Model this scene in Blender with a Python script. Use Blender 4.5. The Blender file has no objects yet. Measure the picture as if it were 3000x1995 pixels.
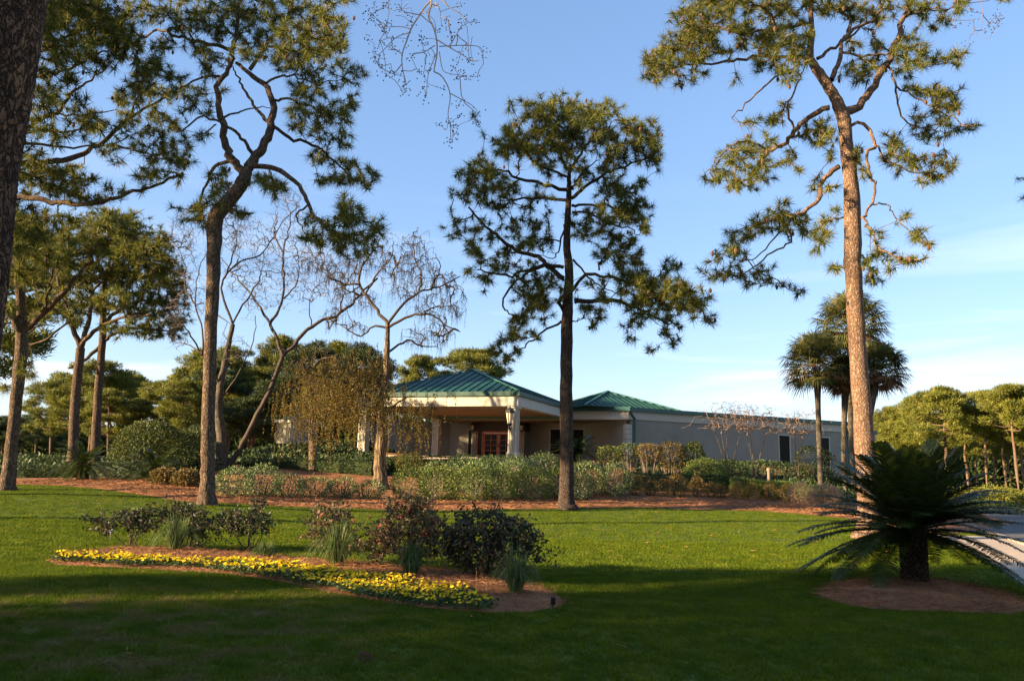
import bpy, math, random
import numpy as np
from mathutils import Matrix, Vector, geometry
R0 = np.random.default_rng(7)
random.seed(7)
col = bpy.context.scene.collection
rad = math.radians
# ------------------------------------------------------------------ camera model
F = 2298.0
PITCH, ROLL = rad(9.45), rad(1.55)
CAM = np.array([0.0, 0.0, 1.6])
MROT = Matrix.Rotation(rad(90) + PITCH, 3, 'X') @ Matrix.Rotation(ROLL, 3, 'Z')
MR = np.array(MROT)
def ray(px, py):
    return MR @ np.array([(px - 1500) / F, (997.5 - py) / F, -1.0])
def P(px, py, Y):
    d = ray(px, py)
    return CAM + d * (Y / d[1])
def sm(t):
    t = np.clip(t, 0.0, 1.0)
    return t * t * (3 - 2 * t)
def H(x, y):
    x = np.asarray(x, float); y = np.asarray(y, float)
    base = np.interp(y, [0, 20, 26, 31, 37, 44, 49, 400], [0, 0, .08, .3, .58, 1.35, 2.3, 2.3])
    fade = 1 - sm((x - .4 * y + 1) / 5.0)
    left = .42 * sm((-x - 3) / 12) * sm((y - 16) / 10)
    base = base * (.3 + .7 * sm((x + 24) / 13))
    ripple = .03 * np.sin(x * .31 + 1.3) * np.sin(y * .23) + .012 * np.sin(x * 1.1 + y * .7)
    return base * fade + left + ripple * sm((y - 4) / 8)
def G(px, py, far=200.0):
    d = ray(px, py)
    t = np.linspace(2, far, 4000) / d[1]
    p = CAM[None] + d[None] * t[:, None]
    below = p[:, 2] - H(p[:, 0], p[:, 1])
    k = np.argmax(below < 0)
    if below[k] >= 0: k = len(t) - 1
    q = p[k].copy(); q[2] = H(q[0], q[1])
    return q
def gz(x, y): return float(H(x, y))
# ------------------------------------------------------------------ mesh helpers
class MB:
    def __init__(s): s.V = []; s.T = []; s.Q = []; s.n = 0
    def tris(s, V, T, m=0):
        V = np.asarray(V, float).reshape(-1, 3); T = np.asarray(T, int).reshape(-1, 3)
        s.V.append(V); s.T.append(np.c_[T + s.n, np.full(len(T), m)]); s.n += len(V)
    def quads(s, V, Q, m=0):
        V = np.asarray(V, float).reshape(-1, 3); Q = np.asarray(Q, int).reshape(-1, 4)
        s.V.append(V); s.Q.append(np.c_[Q + s.n, np.full(len(Q), m)]); s.n += len(V)
    def build(s, name, mats, parent=None, smooth=False):
        V = np.concatenate(s.V) if s.V else np.zeros((0, 3))
        T = np.concatenate(s.T) if s.T else np.zeros((0, 4), int)
        Q = np.concatenate(s.Q) if s.Q else np.zeros((0, 5), int)
        if parent is not None: V = V - np.array(parent['_o'])
        me = bpy.data.meshes.new(name)
        me.vertices.add(len(V)); me.vertices.foreach_set('co', V.astype(np.float32).ravel())
        nl = 3 * len(T) + 4 * len(Q)
        me.loops.add(nl)
        me.loops.foreach_set('vertex_index', np.concatenate([T[:, :3].ravel(), Q[:, :4].ravel()]).astype(np.int32))
        me.polygons.add(len(T) + len(Q))
        tot = np.concatenate([np.full(len(T), 3), np.full(len(Q), 4)]).astype(np.int32)
        st = np.concatenate([[0], np.cumsum(tot)[:-1]]).astype(np.int32) if len(tot) else tot
        me.polygons.foreach_set('loop_start', st); me.polygons.foreach_set('loop_total', tot)
        me.polygons.foreach_set('material_index', np.concatenate([T[:, 3], Q[:, 4]]).astype(np.int32))
        me.polygons.foreach_set('use_smooth', np.full(len(tot), bool(smooth)))
        me.update(calc_edges=True); me.validate()
        for m in (mats if isinstance(mats, (list, tuple)) else [mats]): me.materials.append(m)
        o = bpy.data.objects.new(name, me); col.objects.link(o)
        if parent is not None: o.parent = parent
        return o
    def box(s, c, size, rz=0.0, m=0):
        c = np.array(c, float); h = np.array(size, float) / 2
        v = np.array([[x, y, z] for z in (-1, 1) for x, y in ((-1, -1), (1, -1), (1, 1), (-1, 1))], float) * h
        cr, sr = math.cos(rz), math.sin(rz)
        v = np.c_[v[:, 0] * cr - v[:, 1] * sr, v[:, 0] * sr + v[:, 1] * cr, v[:, 2]] + c
        s.quads(v, [[0, 3, 2, 1], [4, 5, 6, 7], [0, 1, 5, 4], [1, 2, 6, 5], [2, 3, 7, 6], [3, 0, 4, 7]], m)
    def hexa(s, v, m=0):     # 8 points: bottom ring, top ring
        s.quads(v, [[0, 3, 2, 1], [4, 5, 6, 7], [0, 1, 5, 4], [1, 2, 6, 5], [2, 3, 7, 6], [3, 0, 4, 7]], m)
    def bar(s, a, b, w, h, m=0):  # beam between two points, w horizontal, h vertical
        a = np.array(a, float); b = np.array(b, float); d = b - a
        n = np.array([-d[1], d[0], 0]); n /= max(np.linalg.norm(n), 1e-6); n *= w / 2
        u = np.array([0, 0, h / 2])
        s.hexa([a - n - u, a + n - u, b + n - u, b - n - u, a - n + u, a + n + u, b + n + u, b - n + u], m)
    def prism(s, poly, z0, z1, m=0):
        n = len(poly); v = [(x, y, z0) for x, y in poly] + [(x, y, z1) for x, y in poly]
        s.quads(v, [[i, (i + 1) % n, n + (i + 1) % n, n + i] for i in range(n)], m)
        T = geometry.tessellate_polygon([[Vector((x, y, 0)) for x, y in poly]])
        s.tris([(x, y, z1) for x, y in poly], [list(t) for t in T], m)
        s.tris([(x, y, z0) for x, y in poly], [list(t)[::-1] for t in T], m)
    def tube(s, pts, r, n=6, m=0, cap=True, wob=0.0):
        p = np.asarray(pts, float); k = len(p)
        r = np.broadcast_to(np.asarray(r, float), (k,))
        t = np.gradient(p, axis=0); t /= np.maximum(np.linalg.norm(t, axis=1, keepdims=True), 1e-9)
        a = np.array([1.0, 0, 0]) if abs(t[0][0]) < .8 else np.array([0, 1.0, 0])
        u = a[None] - t * (t @ a)[:, None]; u /= np.maximum(np.linalg.norm(u, axis=1, keepdims=True), 1e-9)
        w = np.cross(t, u)
        ang = np.arange(n) * 2 * math.pi / n
        rr = r[:, None] * (1 + (wob * R0.normal(size=(k, n)) if wob else 0))
        v = p[:, None] + (u[:, None] * np.cos(ang)[None, :, None] + w[:, None] * np.sin(ang)[None, :, None]) * rr[:, :, None]
        i = np.arange(k - 1)[:, None] * n; j = np.arange(n)[None]; j2 = (j + 1) % n
        q = np.stack([i + j, i + j2, i + n + j2, i + n + j], -1).reshape(-1, 4)
        s.quads(v.reshape(-1, 3), q, m)
        if cap:
            s.tris(v[-1], [[0, a_, a_ + 1] for a_ in range(1, n - 1)], m)
    def lathe(s, c, prof, n=16, m=0):
        c = np.array(c, float); pr = np.array(prof, float); k = len(pr)
        ang = np.arange(n) * 2 * math.pi / n
        v = np.stack([c[0] + pr[:, :1] * np.cos(ang), c[1] + pr[:, :1] * np.sin(ang), np.repeat(c[2] + pr[:, 1:], n, 1)], -1)
        i = np.arange(k - 1)[:, None] * n; j = np.arange(n)[None]; j2 = (j + 1) % n
        s.quads(v.reshape(-1, 3), np.stack([i + j, i + j2, i + n + j2, i + n + j], -1).reshape(-1, 4), m)
def unit(v): return v / np.maximum(np.linalg.norm(v, axis=-1, keepdims=True), 1e-9)
def crm(pts, sub=4):
    p = np.asarray(pts, float)
    if len(p) < 3:
        t = np.linspace(0, 1, sub + 1)[:, None]; return p[0] * (1 - t) + p[-1] * t
    q = np.vstack([2 * p[0] - p[1], p, 2 * p[-1] - p[-2]]); out = []
    for i in range(1, len(q) - 2):
        for k in range(sub):
            t = k / sub
            out.append(.5 * ((2 * q[i]) + (-q[i - 1] + q[i + 1]) * t + (2 * q[i - 1] - 5 * q[i] + 4 * q[i + 1] - q[i + 2]) * t * t
                             + (-q[i - 1] + 3 * q[i] - 3 * q[i + 1] + q[i + 2]) * t ** 3))
    out.append(p[-1]); return np.array(out)
def leaves(mb, C, D, L, W, m=0, fold=True):
    """rhombic leaves: centres C, directions D"""
    n = len(C); D = unit(D); L = np.broadcast_to(L, (n,))[:, None]; W = np.broadcast_to(W, (n,))[:, None]
    S = unit(np.cross(D, R0.normal(size=(n, 3))))
    v = np.stack([C, C + D * L * .5 + S * W, C + D * L, C + D * L * .5 - S * W], 1).reshape(-1, 3)
    i = np.arange(n)[:, None] * 4
    mb.quads(v, np.c_[i, i + 1, i + 2, i + 3], m)
def blades(mb, C, D, L, W, m=0, droop=0.0):
    """single tapering needles: triangles"""
    n = len(C); D = unit(D); L = np.broadcast_to(L, (n,))[:, None]; W = np.broadcast_to(W, (n,))[:, None]
    S = unit(np.cross(D, R0.normal(size=(n, 3))))
    tip = C + D * L; tip[:, 2] -= droop * L[:, 0]
    v = np.stack([C - S * W, C + S * W, tip], 1).reshape(-1, 3)
    i = np.arange(n)[:, None] * 3
    mb.tris(v, np.c_[i, i + 1, i + 2], m)
def tag(o, label=None, cat=None, group=None, kind=None):
    if label: o['label'] = label
    if cat: o['category'] = cat
    if group: o['group'] = group
    if kind: o['kind'] = kind
    return o
def thing(name, label, cat, loc, group=None):
    o = bpy.data.objects.new(name, None); col.objects.link(o)
    o.location = loc; o['_o'] = [float(a) for a in loc]; o.empty_display_size = .2
    return tag(o, label, cat, group)
def dup(root, loc, rz=0, sc=1, label=None, cat=None, group=None):
    r = root.copy(); col.objects.link(r); r.location = loc; r.rotation_euler = (0, 0, rz)
    r.scale = (sc, sc, sc) if not hasattr(sc, '__len__') else sc
    if label: r['label'] = label
    if group: r['group'] = group
    for ch in list(root.children):
        c = ch.copy(); col.objects.link(c); c.parent = r
        for g in list(ch.children):
            d = g.copy(); col.objects.link(d); d.parent = c
    return r
# ------------------------------------------------------------------ materials
def newmat(name):
    m = bpy.data.materials.new(name); m.use_nodes = True
    nt = m.node_tree; nt.nodes.clear()
    out = nt.nodes.new('ShaderNodeOutputMaterial')
    return m, nt, out
def N(nt, t, **kw):
    n = nt.nodes.new(t)
    for k, v in kw.items():
        if k in n.inputs: n.inputs[k].default_value = v
        else: setattr(n, k, v)
    return n
def ramp(nt, fac, stops):
    r = nt.nodes.new('ShaderNodeValToRGB'); e = r.color_ramp.elements
    while len(e) < len(stops): e.new(.5)
    for i, (p, c) in enumerate(stops): e[i].position = p; e[i].color = (*c, 1)
    nt.links.new(fac, r.inputs[0]); return r.outputs[0]
def leafmat(name, stops, trans=.35, rough=.55, spec=.25, patch=None):
    m, nt, out = newmat(name); L = nt.links.new
    g = N(nt, 'ShaderNodeNewGeometry'); c = ramp(nt, g.outputs['Random Per Island'], stops)
    tc = N(nt, 'ShaderNodeTexCoord'); no = N(nt, 'ShaderNodeTexNoise', Scale=patch or 1.2, Detail=3.0)
    L(tc.outputs['Object'], no.inputs['Vector'])
    hs = N(nt, 'ShaderNodeHueSaturation'); L(c, hs.inputs['Color'])
    mr = N(nt, 'ShaderNodeMapRange'); L(no.outputs['Fac'], mr.inputs[0])
    mr.inputs[1].default_value = .3; mr.inputs[2].default_value = .7; mr.inputs[3].default_value = .65; mr.inputs[4].default_value = 1.4
    L(mr.outputs[0], hs.inputs['Value'])
    p = N(nt, 'ShaderNodeBsdfPrincipled', Roughness=rough); p.inputs['Specular IOR Level'].default_value = spec
    t = N(nt, 'ShaderNodeBsdfTranslucent'); mx = N(nt, 'ShaderNodeMixShader'); mx.inputs[0].default_value = trans
    L(hs.outputs[0], p.inputs['Base Color']); L(hs.outputs[0], t.inputs['Color'])
    L(p.outputs[0], mx.inputs[1]); L(t.outputs[0], mx.inputs[2]); L(mx.outputs[0], out.inputs[0]); return m
def barkmat(name, dark, mid, light, sc=19.0, stretch=.35, bump=.6, dist=.16):
    m, nt, out = newmat(name); L = nt.links.new
    tc = N(nt, 'ShaderNodeTexCoord'); mp = N(nt, 'ShaderNodeMapping'); mp.inputs['Scale'].default_value = (1, 1, stretch)
    L(tc.outputs['Object'], mp.inputs[0])
    n1 = N(nt, 'ShaderNodeTexNoise', Scale=2.5, Detail=4.0); L(mp.outputs[0], n1.inputs['Vector'])
    n1.inputs['Scale'].default_value = sc * .45
    add = N(nt, 'ShaderNodeMixRGB', blend_type='ADD'); add.inputs[0].default_value = dist
    L(mp.outputs[0], add.inputs[1]); L(n1.outputs['Color'], add.inputs[2])
    vo = N(nt, 'ShaderNodeTexVoronoi', Scale=sc, feature='DISTANCE_TO_EDGE'); L(add.outputs[0], vo.inputs['Vector'])
    vc = N(nt, 'ShaderNodeTexVoronoi', Scale=sc); L(add.outputs[0], vc.inputs['Vector'])
    sep = N(nt, 'ShaderNodeSeparateColor'); L(vc.outputs['Color'], sep.inputs[0])
    c1 = ramp(nt, sep.outputs[0], [(0, mid), (1, light)])
    edge = ramp(nt, vo.outputs['Distance'], [(0.0, (.0, .0, .0)), (.06, (.45, .45, .45)), (.22, (1, 1, 1))])
    mx = N(nt, 'ShaderNodeMixRGB'); L(edge, mx.inputs[0]); mx.inputs[1].default_value = (*dark, 1); L(c1, mx.inputs[2])
    n2 = N(nt, 'ShaderNodeTexNoise', Scale=30.0, Detail=5.0); L(tc.outputs['Object'], n2.inputs['Vector'])
    mm = N(nt, 'ShaderNodeMixRGB', blend_type='OVERLAY'); mm.inputs[0].default_value = .5
    L(mx.outputs[0], mm.inputs[1]); L(n2.outputs['Fac'], mm.inputs[2])
    p = N(nt, 'ShaderNodeBsdfPrincipled', Roughness=.9); p.inputs['Specular IOR Level'].default_value = .1
    L(mm.outputs[0], p.inputs['Base Color'])
    ad = N(nt, 'ShaderNodeMath', operation='ADD'); L(edge, ad.inputs[0]); L(n2.outputs['Fac'], ad.inputs[1])
    b = N(nt, 'ShaderNodeBump', Strength=bump, Distance=.03); L(ad.outputs[0], b.inputs['Height'])
    L(b.outputs[0], p.inputs['Normal']); L(p.outputs[0], out.inputs[0]); return m
def solid(name, c, rough=.6, var=.15, sc=6.0, bump=0.0, metal=0.0, spec=.3, bsc=60.0):
    m, nt, out = newmat(name); L = nt.links.new
    tc = N(nt, 'ShaderNodeTexCoord'); no = N(nt, 'ShaderNodeTexNoise', Scale=sc, Detail=6.0); L(tc.outputs['Object'], no.inputs['Vector'])
    a = tuple(x * (1 - var) for x in c); b_ = tuple(min(1, x * (1 + var)) for x in c)
    cc = ramp(nt, no.outputs['Fac'], [(.3, a), (.7, b_)])
    p = N(nt, 'ShaderNodeBsdfPrincipled', Roughness=rough, Metallic=metal); p.inputs['Specular IOR Level'].default_value = spec
    L(cc, p.inputs['Base Color'])
    if bump:
        n2 = N(nt, 'ShaderNodeTexNoise', Scale=bsc, Detail=4.0); L(tc.outputs['Object'], n2.inputs['Vector'])
        b = N(nt, 'ShaderNodeBump', Strength=bump, Distance=.01); L(n2.outputs['Fac'], b.inputs['Height']); L(b.outputs[0], p.inputs['Normal'])
    L(p.outputs[0], out.inputs[0]); return m
M = {}
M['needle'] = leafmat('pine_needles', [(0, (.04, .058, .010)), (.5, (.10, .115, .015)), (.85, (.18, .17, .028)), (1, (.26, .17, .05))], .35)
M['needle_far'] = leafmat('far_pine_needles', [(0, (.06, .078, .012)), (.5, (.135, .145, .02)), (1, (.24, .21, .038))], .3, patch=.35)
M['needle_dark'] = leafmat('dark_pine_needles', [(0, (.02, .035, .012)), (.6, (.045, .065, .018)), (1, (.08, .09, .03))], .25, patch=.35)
M['cone'] = solid('pine_cone', (.10, .05, .03), .8)
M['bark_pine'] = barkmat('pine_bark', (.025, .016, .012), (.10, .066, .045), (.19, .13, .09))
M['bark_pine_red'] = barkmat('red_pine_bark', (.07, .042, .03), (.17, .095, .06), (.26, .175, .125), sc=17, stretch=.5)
M['bark_shaded'] = barkmat('shaded_pine_bark', (.014, .010, .009), (.055, .038, .030), (.10, .072, .058))  # darker copy of pine bark, shade on the centre pine put into the colour
M['limb_dark'] = solid('dark_limb', (.055, .038, .028), .85, .3, 5, .5)
M['bark_grey'] = barkmat('grey_bark', (.03, .024, .018), (.10, .08, .06), (.17, .14, .105), sc=24, stretch=.2)
M['bark_willow'] = barkmat('willow_bark', (.04, .025, .015), (.20, .14, .085), (.30, .22, .14), sc=14, stretch=.08, bump=1.0)
M['twig'] = solid('bare_twig', (.12, .085, .07), .85)
M['twig_pale'] = solid('pale_twig', (.23, .17, .135), .8)
M['twig_dark'] = solid('dark_twig', (.06, .042, .032), .85)
M['twig_pink'] = solid('pinkish_twig', (.34, .25, .21), .8)
M['willow_leaf'] = leafmat('willow_leaf', [(0, (.08, .07, .014)), (.4, (.15, .105, .018)), (.7, (.17, .085, .02)), (1, (.11, .13, .02))], .45)
M['palm'] = leafmat('palm_frond', [(0, (.035, .05, .014)), (.6, (.085, .09, .024)), (1, (.17, .14, .045))], .3)
M['palm_dead'] = leafmat('dead_palm_frond', [(0, (.10, .06, .03)), (1, (.24, .15, .08))], .3)
M['cycad'] = leafmat('cycad_frond', [(0, (.015, .028, .006)), (.6, (.03, .048, .010)), (1, (.085, .10, .016))], .3, .4, .3)
M['cycad_trunk'] = barkmat('cycad_trunk', (.012, .009, .006), (.05, .035, .022), (.09, .06, .04), sc=16, stretch=1.0, bump=1.0)
M['variegated'] = leafmat('variegated_leaf', [(0, (.045, .085, .02)), (.5, (.10, .15, .045)), (.8, (.20, .24, .09)), (1, (.36, .37, .18))], .25, patch=1.6)
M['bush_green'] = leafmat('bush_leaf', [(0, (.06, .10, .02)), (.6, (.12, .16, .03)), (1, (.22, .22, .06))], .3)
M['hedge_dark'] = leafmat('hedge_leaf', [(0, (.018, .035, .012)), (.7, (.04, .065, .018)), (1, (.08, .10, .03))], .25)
M['nandina'] = leafmat('nandina_leaf', [(0, (.09, .09, .02)), (.5, (.17, .14, .03)), (.8, (.28, .12, .04)), (1, (.34, .13, .07))], .3)
M['azalea'] = leafmat('bronze_leaf', [(0, (.07, .07, .02)), (.6, (.14, .11, .03)), (1, (.26, .13, .05))], .3)
M['rose_leaf'] = leafmat('rose_leaf', [(0, (.018, .028, .014)), (.6, (.035, .045, .02)), (.85, (.07, .065, .03)), (1, (.11, .035, .025))], .2)
M['rose_leaf_pale'] = leafmat('rose_leaf_pale', [(0, (.04, .045, .018)), (.6, (.08, .075, .03)), (.85, (.15, .09, .05)), (1, (.26, .07, .055))], .25)
M['rose'] = leafmat('rose_petal', [(0, (.55, .06, .06)), (1, (.8, .35, .35))], .2)
M['liriope'] = leafmat('grass_clump_blade', [(0, (.04, .075, .02)), (.7, (.09, .13, .035)), (1, (.2, .2, .09))], .35)
M['petal'] = leafmat('yellow_petal', [(0, (.72, .42, .005)), (.5, (.86, .62, .01)), (1, (.92, .74, .03))], .3)
M['pansy_leaf'] = leafmat('pansy_leaf', [(0, (.03, .06, .015)), (1, (.07, .12, .03))], .25)
M['myrtle_twig'] = solid('crape_myrtle_twig', (.30, .19, .13), .85)
M['holly'] = leafmat('holly_leaf', [(0, (.02, .03, .01)), (.6, (.05, .07, .015)), (1, (.17, .18, .03))], .2)
def needles_on(mb, C, ax, K, L, W, m=0, droop=.08, spread=.75):
    """tufts of needles at centres C (n,3) with axes ax"""
    n = len(C); CC = np.repeat(C, K, 0); A = np.repeat(ax, K, 0)
    D = unit(A * .55 + unit(R0.normal(size=(n * K, 3))) * spread)
    st = CC + A * (R0.random((n * K, 1)) - .75) * L * .5
    blades(mb, st, D, L * R0.uniform(.7, 1.1, n * K), W, m, droop)
def grow(nodes, att, targets, step=.45, bend=.18, sag=0.0, rtip=.008, pw=.45, near=0.0):
    """joins every target to the nearest node, branch-like. returns list of (pts, radii)"""
    base = np.array(nodes, float); nb = len(base)
    Pn = np.zeros((nb + len(targets) * 30, 3)); Pn[:nb] = base; ok = np.zeros(len(Pn), bool); ok[:nb] = att
    par = np.full(len(Pn), -1); n = nb; paths = []
    T = np.array(targets, float)
    d0 = np.array([np.min(np.sum((base[np.array(att)] - t) ** 2, 1)) for t in T]); order = np.argsort(d0)
    for ti in order:
        t = T[ti]; d = np.sum((Pn[:n] - t) ** 2, 1); d[~ok[:n]] = 1e9; i = int(np.argmin(d)); L = math.sqrt(d[i])
        if L < near: continue
        k = int(min(12, max(2, round(L / step)))); a = Pn[i]; s = np.linspace(0, 1, k + 1)[:, None]
        off = R0.normal(size=3) * bend * L; off[2] -= sag * L
        off2 = R0.normal(size=3) * bend * .4 * L
        pts = a * (1 - s) + t * s + off * (4 * s * (1 - s)) * .6 + off2 * np.sin(s * 6.28)
        idx = [i]
        for p in pts[1:]:
            Pn[n] = p; ok[n] = True; par[n] = idx[-1]; idx.append(n); n += 1
            if n >= len(Pn) - 13: break
        paths.append(idx)
        if n >= len(Pn) - 13: break
    cnt = np.zeros(n); 
    for idx in paths: cnt[idx[-1]] += 1
    for i in range(n - 1, nb - 1, -1):
        if par[i] >= nb: cnt[par[i]] += cnt[i]
    out = []
    for idx in paths:
        c = cnt[idx].copy(); c[0] = c[1]
        out.append((Pn[idx], rtip * np.maximum(c, 1) ** pw))
    return out
SUN_AZ, SUN_EL, SKY_STR, EXPO, SUN_E, SKY_V = 250, 16.0, .15, 2.1, 5.0, .72
SHADE = [("A", -30, -4.5, 1.0, .95), ("C", -31, -10, 1.1, .95), ("A", -32, -17, 1.1, .9), ("C", -43, -11, 1.1, 1.1), ("A", -44, -19, 1.2, 1.1), ("C", -20, -8.5, .8, .7), ("D", -22, 16, 1.1, 1.3), ("N", -18.3, 24, 1.05, 1.32), ("C", -18, 2.0, .75, .95), ("A", -33, -1.2, .6, 1.0), ("A", -34.5, 50, 1.3, 1.15), ("C", -24, -16, 1.0, .8)]
# ------------------------------------------------------------------ trees traced as limbs and foliage clumps
LIMB = .86; TRW = .92
def tree_px(name, label, Y, trunk, limbs, blobs, xf, bark, leaf=None, dens=1.0, dspread=1.3, lspread=2.2, K=34, L=.33, W=.008,
            rtip=.007, cones=.12, seed=1, group=None, base_z=None, topskip=.3, bend=.18, sag=-.05, cat='tree', leaf_fn=None, flare=1.35, maxtarget=None, limb=None):
    rs = np.random.default_rng(seed)
    tr = np.array([(p[0], p[1], p[2]) for p in trunk], float)
    trp = np.array([P(a, b, Y) for a, b, _ in tr]); trr = TRW * tr[:, 2] / 2 / F * Y
    base = trp[0].copy(); base[2] = gz(base[0], base[1])
    if trp[0][2] > base[2]: trp = np.vstack([base, trp]); trr = np.r_[trr[0] * flare, trr]
    root = thing(name, label, cat, base, group)
    mt = MB()
    tc = crm(trp, 5); rc = np.interp(np.linspace(0, 1, len(tc)), np.linspace(0, 1, len(trr)), trr)
    z = tc[:, 2] - base[2]; rc = rc * (1 + .35 * np.exp(-z / .35))
    tc[:, :2] += rs.normal(size=(len(tc), 2)) * .01
    tc = np.vstack([tc[0] - [0, 0, .3], tc]); rc = np.r_[rc[0] * 1.1, rc]
    mt.tube(tc, rc, 18, wob=.035)
    mt.build('trunk', bark, root, True)
    mbr = MB(); nodes = []; att = []; npx = []
    zs = np.linspace(0, 1, len(tc))
    for i, p in enumerate(tc): nodes.append(p); att.append(False); npx.append((-9999, -9999, Y))
    for w, pts in limbs:
        q = [xf(*p) for p in pts]
        off = rs.normal() * lspread * (.35 + min(1.0, math.dist(q[0], q[-1]) / 350))
        n = len(q); wp = []
        for i, (a, b) in enumerate(q):
            s = i / (n - 1); wp.append((a, b, off * s ** 1.2))
        # start on an earlier node of about the same pixel place
        st = P(q[0][0], q[0][1], Y)
        allp = np.array(nodes); d = np.sum((allp[:, [0, 2]] - st[[0, 2]]) ** 2, 1); j = int(np.argmin(d))
        dY0 = allp[j][1] - Y
        W3 = np.array([P(a, b, Y + dY0 * (1 - k / (n - 1)) + o + dY0 * (k / (n - 1))) for k, (a, b, o) in enumerate(wp)])
        c = crm(W3, 4); c[1:-1] += rs.normal(size=(len(c) - 2, 3)) * .03
        r = LIMB * w / 2 / F * Y * np.linspace(1, .30, len(c)) ** .9
        mbr.tube(c, r, 8, wob=.05)
        cp = crm(np.array([(a, b, 0) for a, b, _ in wp], float), 4)
        for k, p in enumerate(c):
            nodes.append(p); att.append(k > len(c) * topskip); npx.append((cp[k][0], cp[k][1], p[1]))
    npx = np.array(npx); tg = []; ax = []
    sc = abs(xf(100, 0)[0] - xf(0, 0)[0]) / 100
    for b in blobs:
        cx, cy = xf(b[0], b[1]); rx, ry = b[2] * sc, b[3] * sc
        d = (npx[:, 0] - cx) ** 2 + (npx[:, 1] - cy) ** 2; j = int(np.argmin(d)); Yb = npx[j, 2] + rs.normal() * dspread * .6
        tp = L * 2 * .85 / Y * F; n = max(2, int(round(dens * (b[4] if len(b) > 4 else 1) * 2.6 * (rx * ry * math.pi) / (tp * tp) + 1)))
        for _ in range(n):
            a = rs.uniform(0, 6.28); rr = math.sqrt(rs.uniform()) * (.92 if rs.random() < .82 else 1.5)
            p = P(cx + math.cos(a) * rr * rx, cy + math.sin(a) * rr * ry, Yb + rs.normal() * dspread * .5)
            if p[2] > gz(p[0], p[1]) + .3: tg.append(p)
    if tg:
        if maxtarget and len(tg) > maxtarget:
            tg = [tg[i] for i in rs.permutation(len(tg))[:maxtarget]]
        tw = grow(nodes, att, tg, bend=bend, sag=sag, rtip=rtip)
        tips = []
        for pts, r in tw:
            mbr.tube(pts, r, 4 if r[0] < .03 else 6, cap=False)
            tips.append((pts[-1], unit(pts[-1] - pts[-2])))
        if leaf_fn: leaf_fn(root, tw, rs)
        elif leaf is not None:
            C = np.array([t[0] for t in tips]); A = np.array([t[1] for t in tips])
            A = unit(A + np.array([0, 0, .25]))
            mc = MB(); needles_on(mc, C, A, K, L, W)
            # a second, smaller whorl a little back along the twig
            sel = R0.random(len(C)) < .6
            needles_on(mc, C[sel] - A[sel] * L * .7, A[sel], K // 2, L * .85, W)
            for c in C[R0.random(len(C)) < cones]:
                p = c + R0.normal(size=3) * .12
                mc.tube([p + [0, 0, .08], p + [0, 0, .03], p - [0, 0, .03], p - [0, 0, .09]], [.012, .045, .05, .015], 6, 1)
            mc.build('crown', [leaf, M['cone']], root)
    mbr.build('branches', limb or bark, root, True)
    return root
c5 = lambda x, y: (1250 + x / 1.96, 250 + y / 1.96)
c6 = lambda x, y: (1850 + x / 1.7426, y / 1.7426)
c1 = lambda x, y: (x / 2.0504, y / 2.0504)
cb = lambda x, y: (500 + x / 1.65, 500 + y / 1.65)
idn = lambda x, y: (x, y)
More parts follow.
